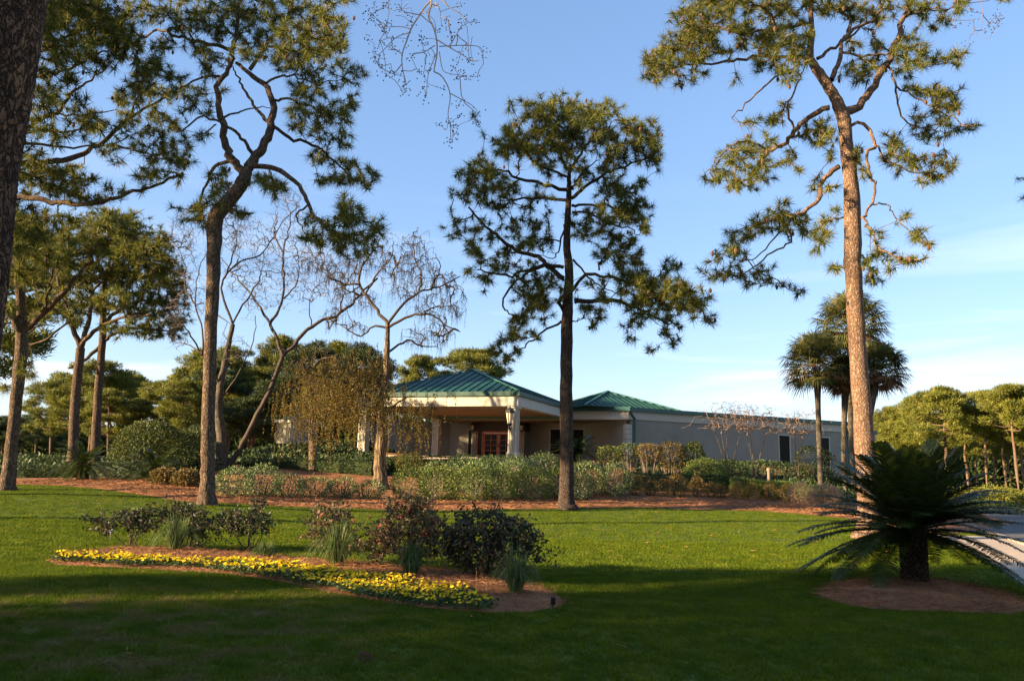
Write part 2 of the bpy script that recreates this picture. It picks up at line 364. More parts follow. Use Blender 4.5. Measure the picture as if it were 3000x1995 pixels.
center_pine = tree_px('pine_tree', 'tall pine with shaded straight trunk in the centre, standing in front of the clubhouse portico', 30.0,
  [(1660, 1487, 46), (1660, 1300, 42), (1659, 1100, 39), (1661, 940, 37), (1667, 811, 29), (1661, 709, 24), (1666, 566, 18), (1668, 505, 12)],
  [(14, [(800, 600), (640, 560), (510, 530), (420, 480), (300, 500)]), (10, [(805, 525), (690, 480), (600, 430), (560, 380), (520, 330)]),
   (12, [(800, 660), (640, 650), (500, 655), (420, 640)]), (19, [(785, 1110), (700, 1040), (640, 980), (520, 950), (430, 890), (370, 830), (310, 785), (240, 700)]),
   (14, [(785, 1045), (680, 1030), (600, 1050), (480, 1090), (380, 1080), (290, 1060)]), (10, [(680, 1035), (540, 1100), (460, 1190), (440, 1270), (500, 1320), (560, 1330)]),
   (14, [(830, 650), (900, 590), (980, 530), (1080, 490), (1180, 450), (1260, 420)]), (10, [(840, 600), (870, 550), (920, 480), (990, 430)]),
   (11, [(835, 690), (920, 690), (1040, 690), (1120, 720), (1180, 700)]), (9, [(835, 730), (940, 740), (1050, 800), (1150, 820), (1220, 860)]),
   (18, [(850, 1240), (940, 1245), (1110, 1245), (1240, 1290), (1330, 1340), (1400, 1370)]),
   (14, [(790, 1300), (768, 1240), (830, 1180), (920, 1090), (1020, 1105), (1110, 1115), (1200, 1150), (1290, 1210), (1400, 1270), (1530, 1300)]),
   (9, [(775, 1355), (690, 1400), (620, 1460), (560, 1500), (480, 1540)]), (8, [(790, 800), (770, 900), (740, 990), (650, 975)]),
   (12, [(820, 500), (880, 400), (930, 330), (960, 250), (940, 170)]), (12, [(820, 500), (780, 440), (760, 340), (740, 240), (680, 170)]), (9, [(930, 330), (1010, 280), (1080, 200)]),
   (5, [(835, 1360), (860, 1352), (880, 1345)]), (8, [(840, 1000), (930, 1100), (1010, 1160), (1100, 1200)]), (7, [(990, 1060), (1000, 1010), (1060, 960), (1130, 930)])],
  [(620,150,90,70),(740,140,100,60),(860,130,110,60),(1010,140,90,60),(760,230,160,80),(930,220,140,80),(1180,230,80,60),(1260,300,90,90),(1300,380,60,90),(1170,380,110,70),(1010,300,90,60),
   (470,290,70,50),(480,370,110,70),(620,320,120,80),(800,340,120,70),(300,480,90,60),(230,530,60,60),(380,540,100,60),(200,620,50,50),(290,620,80,60),(440,600,80,50),(410,680,70,40),(640,640,60,30),
   (180,780,30,35),(160,860,35,30),(280,830,50,30),(370,880,30,20),(500,820,50,40),(600,800,60,40),(640,890,80,40),(560,900,60,40),(330,960,70,30),(270,920,40,25),(450,960,60,30),(250,1060,35,25),
   (340,1110,60,30),(430,1040,60,30),(600,1180,90,50),(680,1120,60,60),(620,1260,80,50),(560,1330,80,40),(700,1260,50,50),(440,1440,60,40),(390,1500,50,40),(470,1540,70,35),(560,1430,70,30),(530,1380,70,30),
   (1130,620,100,50),(1060,590,70,40),(1200,700,70,50),(1240,560,50,40),(1130,700,80,40),(1060,760,80,40),(1170,760,80,40),(1270,690,35,30),(960,720,60,40),(880,790,50,40),(880,850,40,30),(990,850,30,25),
   (1250,820,50,30),(1130,900,80,50),(1190,950,60,50),(1070,950,60,40),(980,960,50,40),(1230,1010,50,30),(1110,1020,60,30),(1390,1040,50,40),(1180,1110,80,40),(1290,1110,80,50),(1260,1180,90,50),
   (1400,1170,80,50),(1480,1180,70,50),(1500,1270,70,50),(1380,1250,90,50),(1200,1260,60,50),(1250,1330,80,40),(1190,1370,50,30),(1400,1350,70,40),(1420,1470,40,25),(1380,1420,40,30),(1620,1350,35,30),
   (1560,1260,40,40),(1180,1460,40,15),(1280,1510,35,15),(940,1370,30,20),(1000,1330,30,20),(960,1290,60,30),(900,1290,40,20),(1620,1220,15,20),(800,300,400,200,.45),(480,850,300,240,.22),(1060,720,220,240,.35),(1180,1150,330,130,.35),(640,1150,220,160,.3),(700,480,70,40),(900,500,60,40),(1060,480,60,30)],
  c5, M['bark_shaded'], M['needle'], seed=11, dens=4.2, W=.011, K=44, L=.38)
right_pine = tree_px('pine_tree', 'tall sunlit pine with orange-brown trunk forking high up, behind the big cycad', 22.0,
  [(2548, 1520, 66), (2530, 1250, 58), (2512, 1000, 53), (2500, 800, 53), (2498, 717, 56), (2493, 545, 48), (2478, 413, 43), (2470, 344, 44), (2447, 287, 36), (2407, 224, 33), (2374, 172, 26), (2378, 103, 20), (2375, 34, 16), (2370, -40, 12)],
  [(32, [(1080, 570), (1180, 520), (1260, 400), (1330, 270), (1370, 130), (1430, 20), (1470, -60)]), (20, [(1020, 410), (1050, 330), (1070, 220), (1110, 160), (1110, 90), (1000, 50), (900, 60)]),
   (15, [(1070, 210), (1150, 140), (1250, 90), (1290, 10), (1330, -60)]), (15, [(960, 370), (860, 290), (740, 290), (620, 290), (480, 320), (340, 330), (220, 350), (120, 400)]),
   (14, [(950, 300), (1040, 240), (1130, 180), (1200, 110)]), (21, [(1010, 550), (900, 600), (830, 670), (780, 740), (700, 770), (650, 850), (590, 910), (520, 940)]),
   (8, [(700, 770), (600, 720), (520, 740), (440, 800), (400, 880)]), (9, [(830, 660), (800, 550), (840, 440), (870, 370), (890, 310)]),
   (19, [(1060, 850), (990, 910), (960, 1000), (910, 1060), (850, 1090), (760, 1110), (640, 1150), (560, 1230)]), (9, [(850, 1090), (800, 1150), (810, 1230), (720, 1290), (620, 1370), (560, 1400), (480, 1390)]),
   (5, [(620, 1370), (720, 1420), (800, 1480), (850, 1500)]), (6, [(760, 1180), (660, 1300), (560, 1330), (440, 1290)]),
   (13, [(1100, 630), (1200, 650), (1250, 740), (1200, 800), (1220, 900), (1250, 980), (1200, 1090), (1190, 1120), (1230, 1190), (1250, 1260), (1310, 1300), (1400, 1320), (1460, 1330)]),
   (8, [(1250, 740), (1300, 820), (1400, 860), (1480, 890), (1560, 880)]), (6, [(1230, 1045), (1300, 1045), (1350, 1100), (1420, 1190), (1480, 1220)]),
   (9, [(1310, 340), (1350, 440), (1370, 560), (1430, 640), (1520, 660), (1600, 680)]), (7, [(1350, 440), (1460, 500), (1560, 560), (1640, 600), (1700, 640), (1750, 640)]),
   (10, [(1080, 270), (1200, 290), (1290, 280), (1400, 300), (1500, 340), (1600, 320)]), (13, [(920, 120), (730, 150), (640, 160), (560, 180), (440, 140), (300, 180)]),
   (10, [(740, 150), (700, 60), (600, 20), (480, 20)]), (8, [(860, 320), (700, 420), (620, 500), (560, 560), (510, 600)]), (7, [(1080, 1110), (1020, 1120), (960, 1130)]),
   (9, [(1400, 90), (1480, 60), (1580, 60), (1700, 20)]), (8, [(920, 240), (820, 230), (740, 240)]), (6,[(1180,1300),(1220,1360),(1235,1430)]), (5,[(1095,1360),(1060,1365),(1020,1370)])],
  [(100,300,60,50),(130,380,60,50),(200,280,100,60),(220,220,80,60),(300,180,100,70),(260,100,60,70),(340,60,90,60),(360,160,90,60),(450,90,100,80),(420,200,90,60),(330,270,100,50),(230,390,80,30),(180,330,70,50),
   (330,380,60,25),(470,10,120,50),(600,20,120,50),(700,60,80,50),(560,120,90,60),(660,150,90,50),(740,190,90,60),(800,230,90,60),(700,250,90,40),(600,220,80,40),(480,260,60,30),(860,150,60,60),(830,30,100,50),
   (960,40,80,50),(1060,30,90,50),(1160,50,90,50),(1200,100,80,40),(1280,60,70,40),(850,310,60,40),(650,330,50,40),(740,330,60,30),(540,400,25,20),(790,390,60,40),(1380,20,70,30),(1480,60,70,40),(1520,20,70,40),
   (1590,100,50,30),(1650,50,50,30),(1560,140,30,20),(1700,20,40,30),(1900,-5,40,15),(400,-30,150,40),(700,-30,200,40),(1000,-30,200,40),(1300,-40,150,40),
   (1130,230,50,40),(1100,360,50,40),(1170,400,60,40),(1210,330,60,50),(1260,330,50,40),(1230,230,60,40),(1390,250,60,50),(1430,200,50,40),(1480,260,50,40),(1450,320,60,40),(1400,370,60,30),(1540,300,60,40),(1630,310,50,40),(1660,280,30,30),
   (1420,450,50,30),(1500,480,60,40),(1560,460,60,40),(1620,480,50,40),(1600,540,60,40),(1520,550,50,30),(1650,540,30,30),(1460,580,50,30),(1500,690,50,25),(1480,650,60,30),(1600,610,50,25),(1640,650,50,25),(1740,640,35,30),(1590,690,50,25),
   (610,630,35,15),(740,590,60,30),(780,540,30,20),(700,620,50,25),(910,660,60,40),(960,700,60,50),(1000,640,50,40),(980,740,30,20),(620,740,80,50),(560,790,80,50),(690,720,50,40),(480,810,50,40),(450,890,60,40),
   (530,890,60,50),(620,860,70,50),(520,950,40,30),(600,950,60,30),(680,900,50,30),(700,820,50,40),(820,790,40,30),(790,830,40,20),(860,865,35,15),(400,910,35,25),(1020,800,30,30),(950,920,30,20),(1030,960,40,20),(940,970,20,15),
   (770,1040,40,30),(740,1090,60,40),(660,1130,60,40),(720,1150,90,40),(800,1130,80,40),(870,1110,60,40),(560,1190,60,40),(620,1180,60,40),(500,1240,40,40),(500,1290,60,30),(430,1320,40,25),(570,1270,50,30),(890,1190,60,30),
   (940,1210,50,30),(990,1210,40,30),(970,1130,50,20),(940,1270,30,15),(1040,1070,25,15),(370,1380,25,15),(430,1410,50,30),(500,1360,60,30),(540,1400,60,30),(590,1440,50,30),(660,1400,50,25),(680,1440,50,20),(800,1450,40,20),
   (830,1490,50,20),(700,1370,40,20),(1160,790,50,40),(1190,880,40,30),(1320,740,50,40),(1360,720,40,30),(1400,780,50,30),(1300,800,50,30),(1390,850,60,30),(1480,830,60,40),(1560,810,60,30),(1600,840,50,30),(1560,890,60,30),
   (1480,910,40,30),(1390,1100,25,15),(1480,1190,40,25),(1500,1240,40,20),(1460,1220,30,20),(1240,1190,40,20),(1230,1290,50,30),(1220,1350,40,40),(1240,1440,40,20),(1210,1400,25,30),(1330,1310,30,20),(1390,1330,40,20),(1460,1330,35,20),(1025,1370,40,20),(1320,1390,15,20)],
  c6, M['bark_pine_red'], M['needle'], seed=5, L=.32, W=.009, dens=3.5, lspread=1.3, dspread=1.0, K=44)
fork_pine = tree_px('pine_tree', 'pine whose bent trunk forks in a loop, on the lawn behind the rose bushes', 25.0,
  [(605, 1515, 48), (608, 1400, 43), (608, 1300, 41), (617, 1000, 39), (625, 800, 43), (627, 722, 46), (634, 635, 50), (683, 575, 44), (712, 530, 44), (722, 495, 38)],
  [(32, [(1470, 1040), (1400, 960), (1350, 850), (1340, 730), (1310, 600), (1310, 500), (1370, 420), (1400, 350), (1390, 290)]), (38, [(1490, 1010), (1560, 910), (1620, 800), (1645, 650), (1600, 520), (1500, 440), (1420, 380)]),
   (14, [(1515, 920), (1450, 830), (1370, 760), (1220, 705), (1100, 780)]), (15, [(1385, 965), (1290, 1000), (1250, 1080), (1200, 1200), (1190, 1260)]),
   (21, [(1510, 1000), (1620, 1010), (1740, 1060), (1830, 1180), (1880, 1280), (1960, 1370), (2050, 1420)]), (8, [(1860, 1240), (1790, 1280), (1800, 1340), (1845, 1430)]),
   (14, [(1640, 760), (1740, 830), (1850, 860), (1930, 900), (2020, 980), (2110, 1060), (2200, 1110)]), (14, [(1620, 740), (1540, 660), (1480, 560), (1430, 470), (1400, 400)]),
   (8, [(1350, 705), (1450, 670), (1530, 650), (1630, 650)]), (11, [(1320, 460), (1220, 470), (1110, 520), (1060, 520)]), (16, [(1395, 300), (1280, 270), (1160, 240), (1040, 210), (950, 180), (870, 215), (770, 215), (690, 200)]),
   (20, [(1390, 300), (1420, 200), (1440, 0), (1430, -80)]), (10, [(1600, 500), (1700, 450), (1790, 470), (1900, 500), (2050, 480)]), (11, [(1640, 600), (1750, 600), (1850, 640), (1950, 680)]),
   (16, [(1500, 420), (1600, 260), (1700, 150), (1760, 0)]), (10, [(1600, 280), (1720, 280), (1850, 230), (1960, 150)]), (8, [(1960, 1370), (2060, 1310), (2100, 1240)]), (9, [(1160, 240), (1080, 120), (1000, 60)]),
   (7, [(1620, 1015), (1630, 1080), (1640, 1130)]), (6, [(1300, 750), (1230, 800), (1180, 830)]), (8, [(1350, 1200), (1400, 1250), (1450, 1280)])],
  [(830,60,90,70),(920,100,80,60),(1010,50,90,60),(1120,80,90,60),(1100,170,90,60),(1000,260,60,50),(950,320,50,60),(820,270,50,50),(1240,60,100,60),(1220,170,100,60),(1340,60,100,70),(1340,190,90,70),(1460,100,110,80),
   (1500,220,100,80),(1560,60,110,80),(1620,190,110,80),(1560,300,70,50),(1700,80,120,80),(1760,200,110,80),(1840,90,110,80),(1900,180,90,80),(1960,60,90,70),(2020,130,50,60),(2090,10,50,30),(1860,260,80,50),(1960,230,60,50),
   (640,160,80,70),(720,190,60,50),(700,130,60,40),(900,-20,120,40),(1200,-20,150,40),(1500,-20,150,40),(1800,-20,150,40),
   (1250,350,80,50),(1180,300,90,50),(1260,430,60,40),(1210,540,50,40),(1700,300,100,60),(1800,340,110,60),(1900,320,90,50),(2000,300,60,50),(2030,240,50,50),(1450,330,80,40),(1700,390,100,50),(1820,420,110,60),(1930,420,90,60),
   (2060,400,60,50),(2140,440,60,60),(2120,500,50,40),(1960,540,80,60),(1860,560,90,60),(1760,520,70,50),(1880,660,100,60),(1990,650,90,60),(2080,620,60,60),(2090,690,50,50),(1780,660,70,50),(1820,740,70,50),(1960,760,80,40),
   (1900,820,50,40),(2000,850,60,40),(2070,810,40,50),(2070,880,40,30),(1900,940,60,40),(1990,960,80,60),(2080,970,60,50),(2060,1060,80,50),(2140,1040,60,60),(2180,1110,70,40),(2240,1010,50,30),(2250,1070,40,40),(1950,1060,50,30),
   (1910,1100,30,20),(2000,1110,60,30),(2070,1200,50,40),(2110,1260,60,60),(2060,1310,70,50),(2150,1330,70,50),(2250,1370,60,50),(2050,1400,90,50),(1960,1440,90,50),(2080,1480,90,50),(2180,1440,80,60),(1880,1400,60,50),
   (1860,1320,50,40),(1990,1360,60,40),(2290,1400,30,40),(2150,1520,80,30),(1640,1080,50,50),(1600,1110,50,50),(1660,1160,50,40),(1560,1060,50,40),(1700,1120,40,30),(1300,1040,70,40),(1320,1110,70,50),(1290,1190,70,50),
   (1220,1240,60,40),(1150,1260,50,30),(1330,1210,50,50),(1210,1320,70,40),(1100,1320,30,15),(1400,1250,50,30),(1450,1290,60,30),(1240,1360,50,30),(1080,1245,30,15),(1150,650,70,30,.6),(1200,620,50,30,.6),(1250,680,50,20,.6),
   (1130,600,30,25),(1350,540,30,20),(1180,830,40,20,.6),(1250,810,50,20,.6)],
  c1, M['bark_pine'], M['needle'], seed=21, lspread=1.8, dens=3.9, L=.38, W=.0105, K=42)
left_pine = tree_px('pine_tree', 'large spreading pine at the left edge with limbs reaching right across the sky', 27.0,
  [(22, 1422, 39), (45, 1200, 34), (62, 1020, 37), (62, 900, 27), (52, 780, 30), (30, 620, 30), (28, 470, 28), (45, 330, 24), (70, 200, 20), (90, 80, 14), (100, -30, 10)],
  [(22, [(60, 1190), (200, 1190), (340, 1220), (500, 1230), (650, 1200), (800, 1150), (940, 1110), (1100, 1040)]), (24, [(60, 990), (300, 965), (430, 950), (560, 890), (680, 800), (760, 720), (900, 640), (1000, 580)]),
   (18, [(100, 800), (250, 720), (360, 660), (420, 570), (520, 500), (640, 410)]), (11, [(90, 850), (300, 880), (480, 880), (650, 870), (830, 800)]), (10, [(100, 730), (350, 690), (520, 690), (700, 660)]),
   (14, [(120, 500), (300, 440), (450, 400), (560, 340), (680, 280)]), (12, [(150, 350), (300, 280), (450, 200), (600, 130)]), (11, [(180, 180), (300, 120), (420, 60), (540, 20)]), (9, [(760, 720), (850, 560), (950, 450)]),
   (30, [(125, 2000), (70, 1900), (0, 1800), (-60, 1740)]), (26, [(135, 1990), (240, 1900), (380, 1760), (470, 1640), (560, 1560)]), (11, [(240, 1900), (300, 1760), (300, 1650)]), (10, [(680, 870), (800, 900), (950, 950), (1080, 960)]),
   (12, [(60, 1100), (170, 1060), (300, 1060), (450, 1060)]), (7, [(140, 2020), (250, 1950), (330, 1960)])],
  [(300,60,90,90),(400,60,100,80),(500,80,100,80),(600,60,90,70),(660,130,70,70),(320,180,100,80),(440,190,100,80),(560,200,100,80),(650,250,80,70),(730,260,50,60),(280,300,80,70),(380,320,100,70),(500,320,100,70),(600,360,80,50),
   (700,330,60,40),(250,400,60,50),(260,480,60,40),(380,470,60,30),(300,560,80,50),(330,620,60,40),(230,560,40,40),(210,640,40,30),(900,400,80,50),(980,430,70,60),(1060,480,50,60),(860,480,80,50),(780,540,90,50),(720,600,60,50),
   (900,540,90,50),(980,560,80,50),(1060,560,50,50),(820,600,80,40),(870,400,60,50),(540,680,60,40),(460,650,50,30),(520,740,60,50),(580,760,70,50),(700,740,60,40),(800,700,60,50),(800,780,80,40),(900,700,80,40),(960,680,60,40),
   (1000,760,80,40),(1060,760,60,40),(1090,850,60,40),(930,800,80,40),(850,880,60,40),(940,880,70,40),(1020,900,60,40),(930,960,60,30),(1060,960,60,50),(1110,980,50,40),(1130,900,30,40),(850,1080,50,50),(900,1040,40,30),
   (970,1040,60,30),(1080,1080,30,30),(160,960,60,40),(220,960,60,50),(300,1000,80,50),(180,1060,80,60),(290,1080,90,60),(400,1060,90,60),(460,1000,60,40),(480,1100,60,60),(200,1140,80,40),(330,1150,80,40),(440,1160,60,40),
   (550,1080,40,30),(600,1170,60,30),(660,1130,30,20),(740,1150,30,20),(500,1180,50,30),(580,1210,30,20),(680,880,30,20),(600,920,50,25),(690,970,30,20),(200,20,80,60),(250,120,70,60),(400,-30,250,50),(100,1400,90,60),(250,1330,120,60),
   (60,1500,80,80),(400,1330,100,50),(200,1440,120,80),(20,1850,80,50),(165,2240,50,35,.7),(160,2170,40,40,.6),(10,2340,40,30),(350,1550,130,70),(230,1600,110,60),(500,1480,110,60),(80,1650,90,60)],
  c1, M['bark_pine'], M['needle'], seed=33, lspread=2.0, dens=4.0, L=.38, W=.011, K=42)
for nm, lb, Y, tr, lims, bl, sd in [
  ('pine_tree', 'left one of the twin pines beyond the left cycad, its limbs fanning like a vase', 42.0,
   [(213, 1345, 31), (220, 1180, 28), (236, 1020, 26)],
   [(20, [(236, 1020), (205, 940), (160, 905), (110, 890)]), (20, [(236, 1020), (262, 930), (270, 850), (262, 760)]), (16, [(236, 1015), (290, 960), (370, 930), (440, 920)]), (12, [(225, 960), (180, 860), (165, 780), (180, 720)]), (10, [(265, 860), (320, 800), (340, 720), (330, 660)]), (8, [(205, 940), (120, 1000), (70, 1000)])],
   [(330,650,50,35),(260,660,60,35),(180,720,60,40),(260,730,70,40),(340,720,60,40),(150,790,60,40),(230,800,70,40),(310,790,60,40),(170,870,50,30),(250,870,40,30),(130,930,50,25),(220,940,30,25),(330,880,60,30),(360,960,50,25),(200,680,50,30),(130,740,40,30)], 41),
  ('pine_tree', 'right of the twin pines beyond the left cycad, taller with a dark crown', 45.0,
   [(278, 1345, 30), (285, 1200, 26), (300, 1000, 22), (305, 880, 18), (310, 800, 12)],
   [(14, [(298, 1010), (240, 1060), (200, 1080)]), (15, [(300, 960), (360, 900), (420, 880), (500, 890)]), (14, [(300, 1000), (350, 970), (420, 960), (500, 970)]), (12, [(305, 860), (350, 800), (400, 760), (430, 720)]), (10, [(306, 820), (330, 740), (370, 690)]), (10, [(308, 810), (280, 740), (270, 690)]), (8, [(302, 900), (260, 860), (230, 830)])],
   [(400,690,60,40),(420,740,60,40),(470,790,50,50),(390,810,70,40),(460,850,60,50),(520,860,30,50),(400,890,60,40),(470,920,60,40),(520,960,30,40),(440,970,50,25),(340,820,60,40),(300,900,40,25),(360,660,60,40),(300,700,60,40),(460,720,50,50),(380,750,60,40),(500,800,40,50),(300,640,50,30)], 43)]:
    tree_px(nm, lb, Y, tr, lims, bl, idn, M['bark_pine'], M['needle'], seed=sd, lspread=2.2, dens=5.0, L=.45, W=.02, K=26)
# close pine trunk at the left edge
def foreground_trunk():
    Y = 7.0
    tr = [(-190, 1560, 230), (-150, 1200, 215), (-88, 780, 205), (-55, 500, 198), (-5, 250, 192), (38, 0, 186), (75, -250, 180), (120, -600, 165), (160, -1000, 140)]
    pts = np.array([P(a, b, Y) for a, b, _ in tr]); rr = np.array([w / 2 / F * Y for *_, w in tr])
    base = pts[0].copy(); base[2] = gz(base[0], base[1])
    pts[0][2] = base[2] - .1
    root = thing('pine_tree', 'close thick pine trunk with plated bark at the left edge, crown out of view', 'tree', base)
    mb = MB(); c = crm(pts, 30); r = np.interp(np.linspace(0, 1, len(c)), np.linspace(0, 1, len(rr)), rr)
    mb.tube(c, r, 64, wob=.012); mb.build('trunk', M['bark_close'], root, True)
    top = c[-1]; top = top + [0, 0, .01]; tg = top + np.clip(R0.normal(size=(160, 3)), -1.2, 1.2) * [1.5, 1.5, 1.2] + [-.6, -.6, 2.6]
    limb = [top + (i / 6.) * np.array([math.cos(a) * 1.3 - .4, math.sin(a) * 1.3 - .4, 2.0]) for a in np.arange(0, 6.2, 1.2) for i in range(7)]
    tw = grow([top] + limb, [True] * (len(limb) + 1), tg, rtip=.012)
    mb = MB(); mc = MB(); C = []; A = []
    for p, r_ in tw: mb.tube(p, r_, 5, cap=False); C.append(p[-1]); A.append(unit(p[-1] - p[-2]))
    for a in range(6): mb.tube(limb[a * 7:(a + 1) * 7] if False else np.array(limb[a * 7:(a + 1) * 7]), np.linspace(.12, .04, 7), 7)
    needles_on(mc, np.array(C), np.array(A), 30, .33, .01); mb.build('branches', M['bark_pine'], root, True); mc.build('crown', M['needle'], root)
M['bark_close'] = barkmat('close_pine_bark', (.028, .016, .012), (.085, .048, .032), (.24, .12, .065), sc=15, stretch=.42, bump=1.0, dist=.42)
foreground_trunk()
# ------------------------------------------------------------------ bare and weeping trees
def bare_twigs(root, tw, rs):
    mb = MB()
    for pts, r in tw:
        if rs.random() < .8:
            for _ in range(2):
                i = rs.integers(1, len(pts)); a = pts[i]; d = unit(rs.normal(size=3) + [0, 0, .5]) * rs.uniform(.25, .6)
                mb.tube([a, a + d * .5 + rs.normal(size=3) * .03, a + d], [.006, .0045, .003], 3, cap=False)
    mb.build('twigs', M['twig_pale'], root)
LIMB = .6
tree_px('bare_tree', 'leafless grey tree with two leaning stems behind the bent pine', 40.0,
  [(648, 1395, 34), (650, 1290, 32), (640, 1200, 26), (646, 1130, 22), (663, 1045, 18), (682, 950, 15)],
  [(12, [(300, 740), (250, 590), (260, 520), (330, 440), (430, 410), (490, 330), (540, 250), (620, 170)]), (10, [(300, 740), (370, 620), (430, 530), (440, 490), (540, 490)]), (10, [(260, 520), (300, 420), (320, 340), (300, 250)]),
   (12, [(240, 1040), (150, 890), (100, 800), (40, 720)]), (10, [(150, 890), (150, 770), (120, 650), (130, 500), (170, 400)]), (8, [(120, 650), (70, 560), (70, 440), (20, 350)]), (7, [(150, 880), (80, 840), (20, 830)]),
   (30, [(255, 1470), (350, 1320), (420, 1180), (490, 1040), (540, 900), (600, 840), (680, 750), (800, 700), (870, 650), (910, 600), (1000, 520)]),
   (18, [(540, 900), (510, 800), (480, 740), (520, 680), (545, 600), (545, 500), (545, 380), (570, 300), (580, 200)]), (13, [(480, 740), (430, 660), (370, 580), (300, 490), (250, 430)]),
   (9, [(545, 620), (600, 560), (620, 470), (590, 400)]), (9, [(820, 690), (830, 610), (880, 580), (890, 480)]), (7, [(680, 750), (670, 650), (700, 560)]), (8, [(230, 700), (290, 740)]), (9, [(545, 400), (500, 300), (520, 200)]), (8, [(910, 600), (820, 560), (760, 480), (740, 400)]),
   (9, [(240, 1100), (330, 980), (400, 820), (410, 700)])],
  [(60,300,90,100),(80,450,80,120),(280,300,120,120),(400,350,130,120),(560,180,90,110),(620,380,120,110),(500,500,130,90),(650,560,120,90),(780,560,80,80),(130,620,80,80),(20,700,60,90),(430,620,100,80),(330,520,90,80),(700,430,90,80),(850,500,80,70),(300,860,80,60,.6),(30,820,60,40,.6)],
  cb, M['bark_grey'], seed=51, dens=4.2, L=.30, rtip=.005, bend=.15, sag=-.22, leaf_fn=bare_twigs, lspread=1.6, limb=M['limb_dark'])
LIMB = .8
def droop_strands(mb, ml, starts, lens, rs, leafn=18, size=.055, drift=.12):
    for s, Ls in zip(starts, lens):
        n = 7; d = rs.normal(size=2) * drift; t = np.linspace(0, 1, n)
        p = np.c_[s[0] + d[0] * Ls * np.sin(t * 1.6), s[1] + d[1] * Ls * np.sin(t * 1.6), s[2] + .12 * Ls * np.sin(t * 3.1) - Ls * t ** 1.3]
        p[:, :2] += rs.normal(size=(n, 2)) * .02
        mb.tube(p, np.linspace(.007, .003, n), 3, cap=False)
        if leafn:
            k = int(leafn * Ls); u = rs.uniform(.05, 1, k); C = np.stack([np.interp(u, t, p[:, i]) for i in range(3)], 1) + rs.normal(size=(k, 3)) * .03
            leaves(ml, C, rs.normal(size=(k, 3)) * .7 + [0, 0, -1], size * rs.uniform(.6, 1.3, k), size * .22)
def willow(label, Y, trunk, limbs, blobs, curtains, seed, leafn_top, dens):
    def fn(root, tw, rs):
        mb = MB(); ml = MB()
        st = []; ln = []
        for pts, r in tw:
            for i in rs.integers(1, len(pts), 2): st.append(pts[i]); ln.append(rs.uniform(.12, .45) if rs.random() < .85 else rs.uniform(.5, 1.1))
        droop_strands(mb, ml, st, ln, rs, leafn_top, .06)
        st = []; ln = []
        for (cx, cy, rx, ry, n, Lm) in curtains:
            x0, y0 = cb(cx, cy)
            for _ in range(int(n * .56)):
                a = rs.uniform(0, 6.28); q = math.sqrt(rs.uniform()) * (1.5 if rs.random() < .12 else 1)
                p = P(x0 + math.cos(a) * q * rx / 1.5, y0 + math.sin(a) * q * ry / 1.5, Y + rs.normal() * 1.5)
                g = p[2] - gz(p[0], p[1]) - .3
                st.append(p); ln.append(min(max(g, .3), Lm * rs.choice([.3, .5, .7, 1.0, 1.4]) * rs.uniform(.6, 1.1)))
        droop_strands(mb, ml, st, ln, rs, 30, .09)
        mb.build('hanging_twigs', M['twig_dark'], root); ml.build('crown', M['willow_leaf'], root)
    return tree_px('weeping_tree', label, Y, trunk, limbs, blobs, cb, M['bark_willow'], seed=seed, dens=dens, L=.30, rtip=.006, bend=.15, sag=-.14, leaf_fn=fn, lspread=1.4, limb=M['limb_dark'])
willow('weeping tree with ridged trunk and hanging brown twigs at the left end of the portico', 36.0,
  [(1114, 1415, 44), (1113, 1340, 36), (1118, 1290, 38), (1120, 1240, 32), (1112, 1195, 26), (1130, 1110, 22), (1133, 1045, 19), (1136, 950, 15)],
  [(14, [(1050, 740), (1000, 680), (940, 600), (910, 540), (930, 450), (990, 380), (1010, 330)]), (9, [(910, 550), (820, 540), (740, 470), (680, 440)]), (12, [(1050, 740), (1130, 640), (1200, 590), (1300, 560), (1400, 510)]),
   (11, [(1050, 760), (1160, 700), (1260, 700), (1340, 750), (1400, 780)]), (9, [(1050, 880), (1140, 820), (1220, 850), (1290, 850)]), (8, [(1200, 590), (1210, 500), (1180, 420), (1170, 300)]), (9, [(1045, 760), (980, 750), (920, 800), (860, 770), (800, 740)]),
   (8, [(940, 600), (1000, 500), (1060, 430), (1080, 340)]), (7, [(1260, 580), (1300, 480), (1280, 400)]), (12, [(1030, 1180), (960, 1100), (880, 1040), (780, 1000), (700, 990)]), (10, [(1030, 1200), (1100, 1120), (1180, 1090)]), (9, [(1030, 1220), (900, 1160), (800, 1150)]),
   (8, [(880, 1040), (860, 960), (820, 900)])],
  [(1000,400,90,80),(1100,450,90,80),(1180,380,80,80),(1240,500,90,80),(1330,540,80,60),(1380,640,60,80),(1260,650,90,60),(1300,780,80,60),(1150,560,90,70),(900,450,80,60),(800,480,80,60),(700,450,60,50),(850,600,80,60),(1180,800,70,50),(960,620,60,50),(900,760,60,40),(780,700,50,50)],
  [(860,950,130,80,220,2.2),(960,1020,120,70,220,1.8),(760,1040,120,80,200,2.2),(1090,1080,110,50,120,1.6),(1160,1160,80,50,80,2.6),(880,1120,130,60,160,1.6),(1000,1140,80,40,60,1.0),(1230,1120,50,30,18,1.8),(1320,1080,60,20,10,1.8),(1180,1230,60,50,50,1.6),(1000,900,60,70,60,1.2)], 61, 5, 5.5)
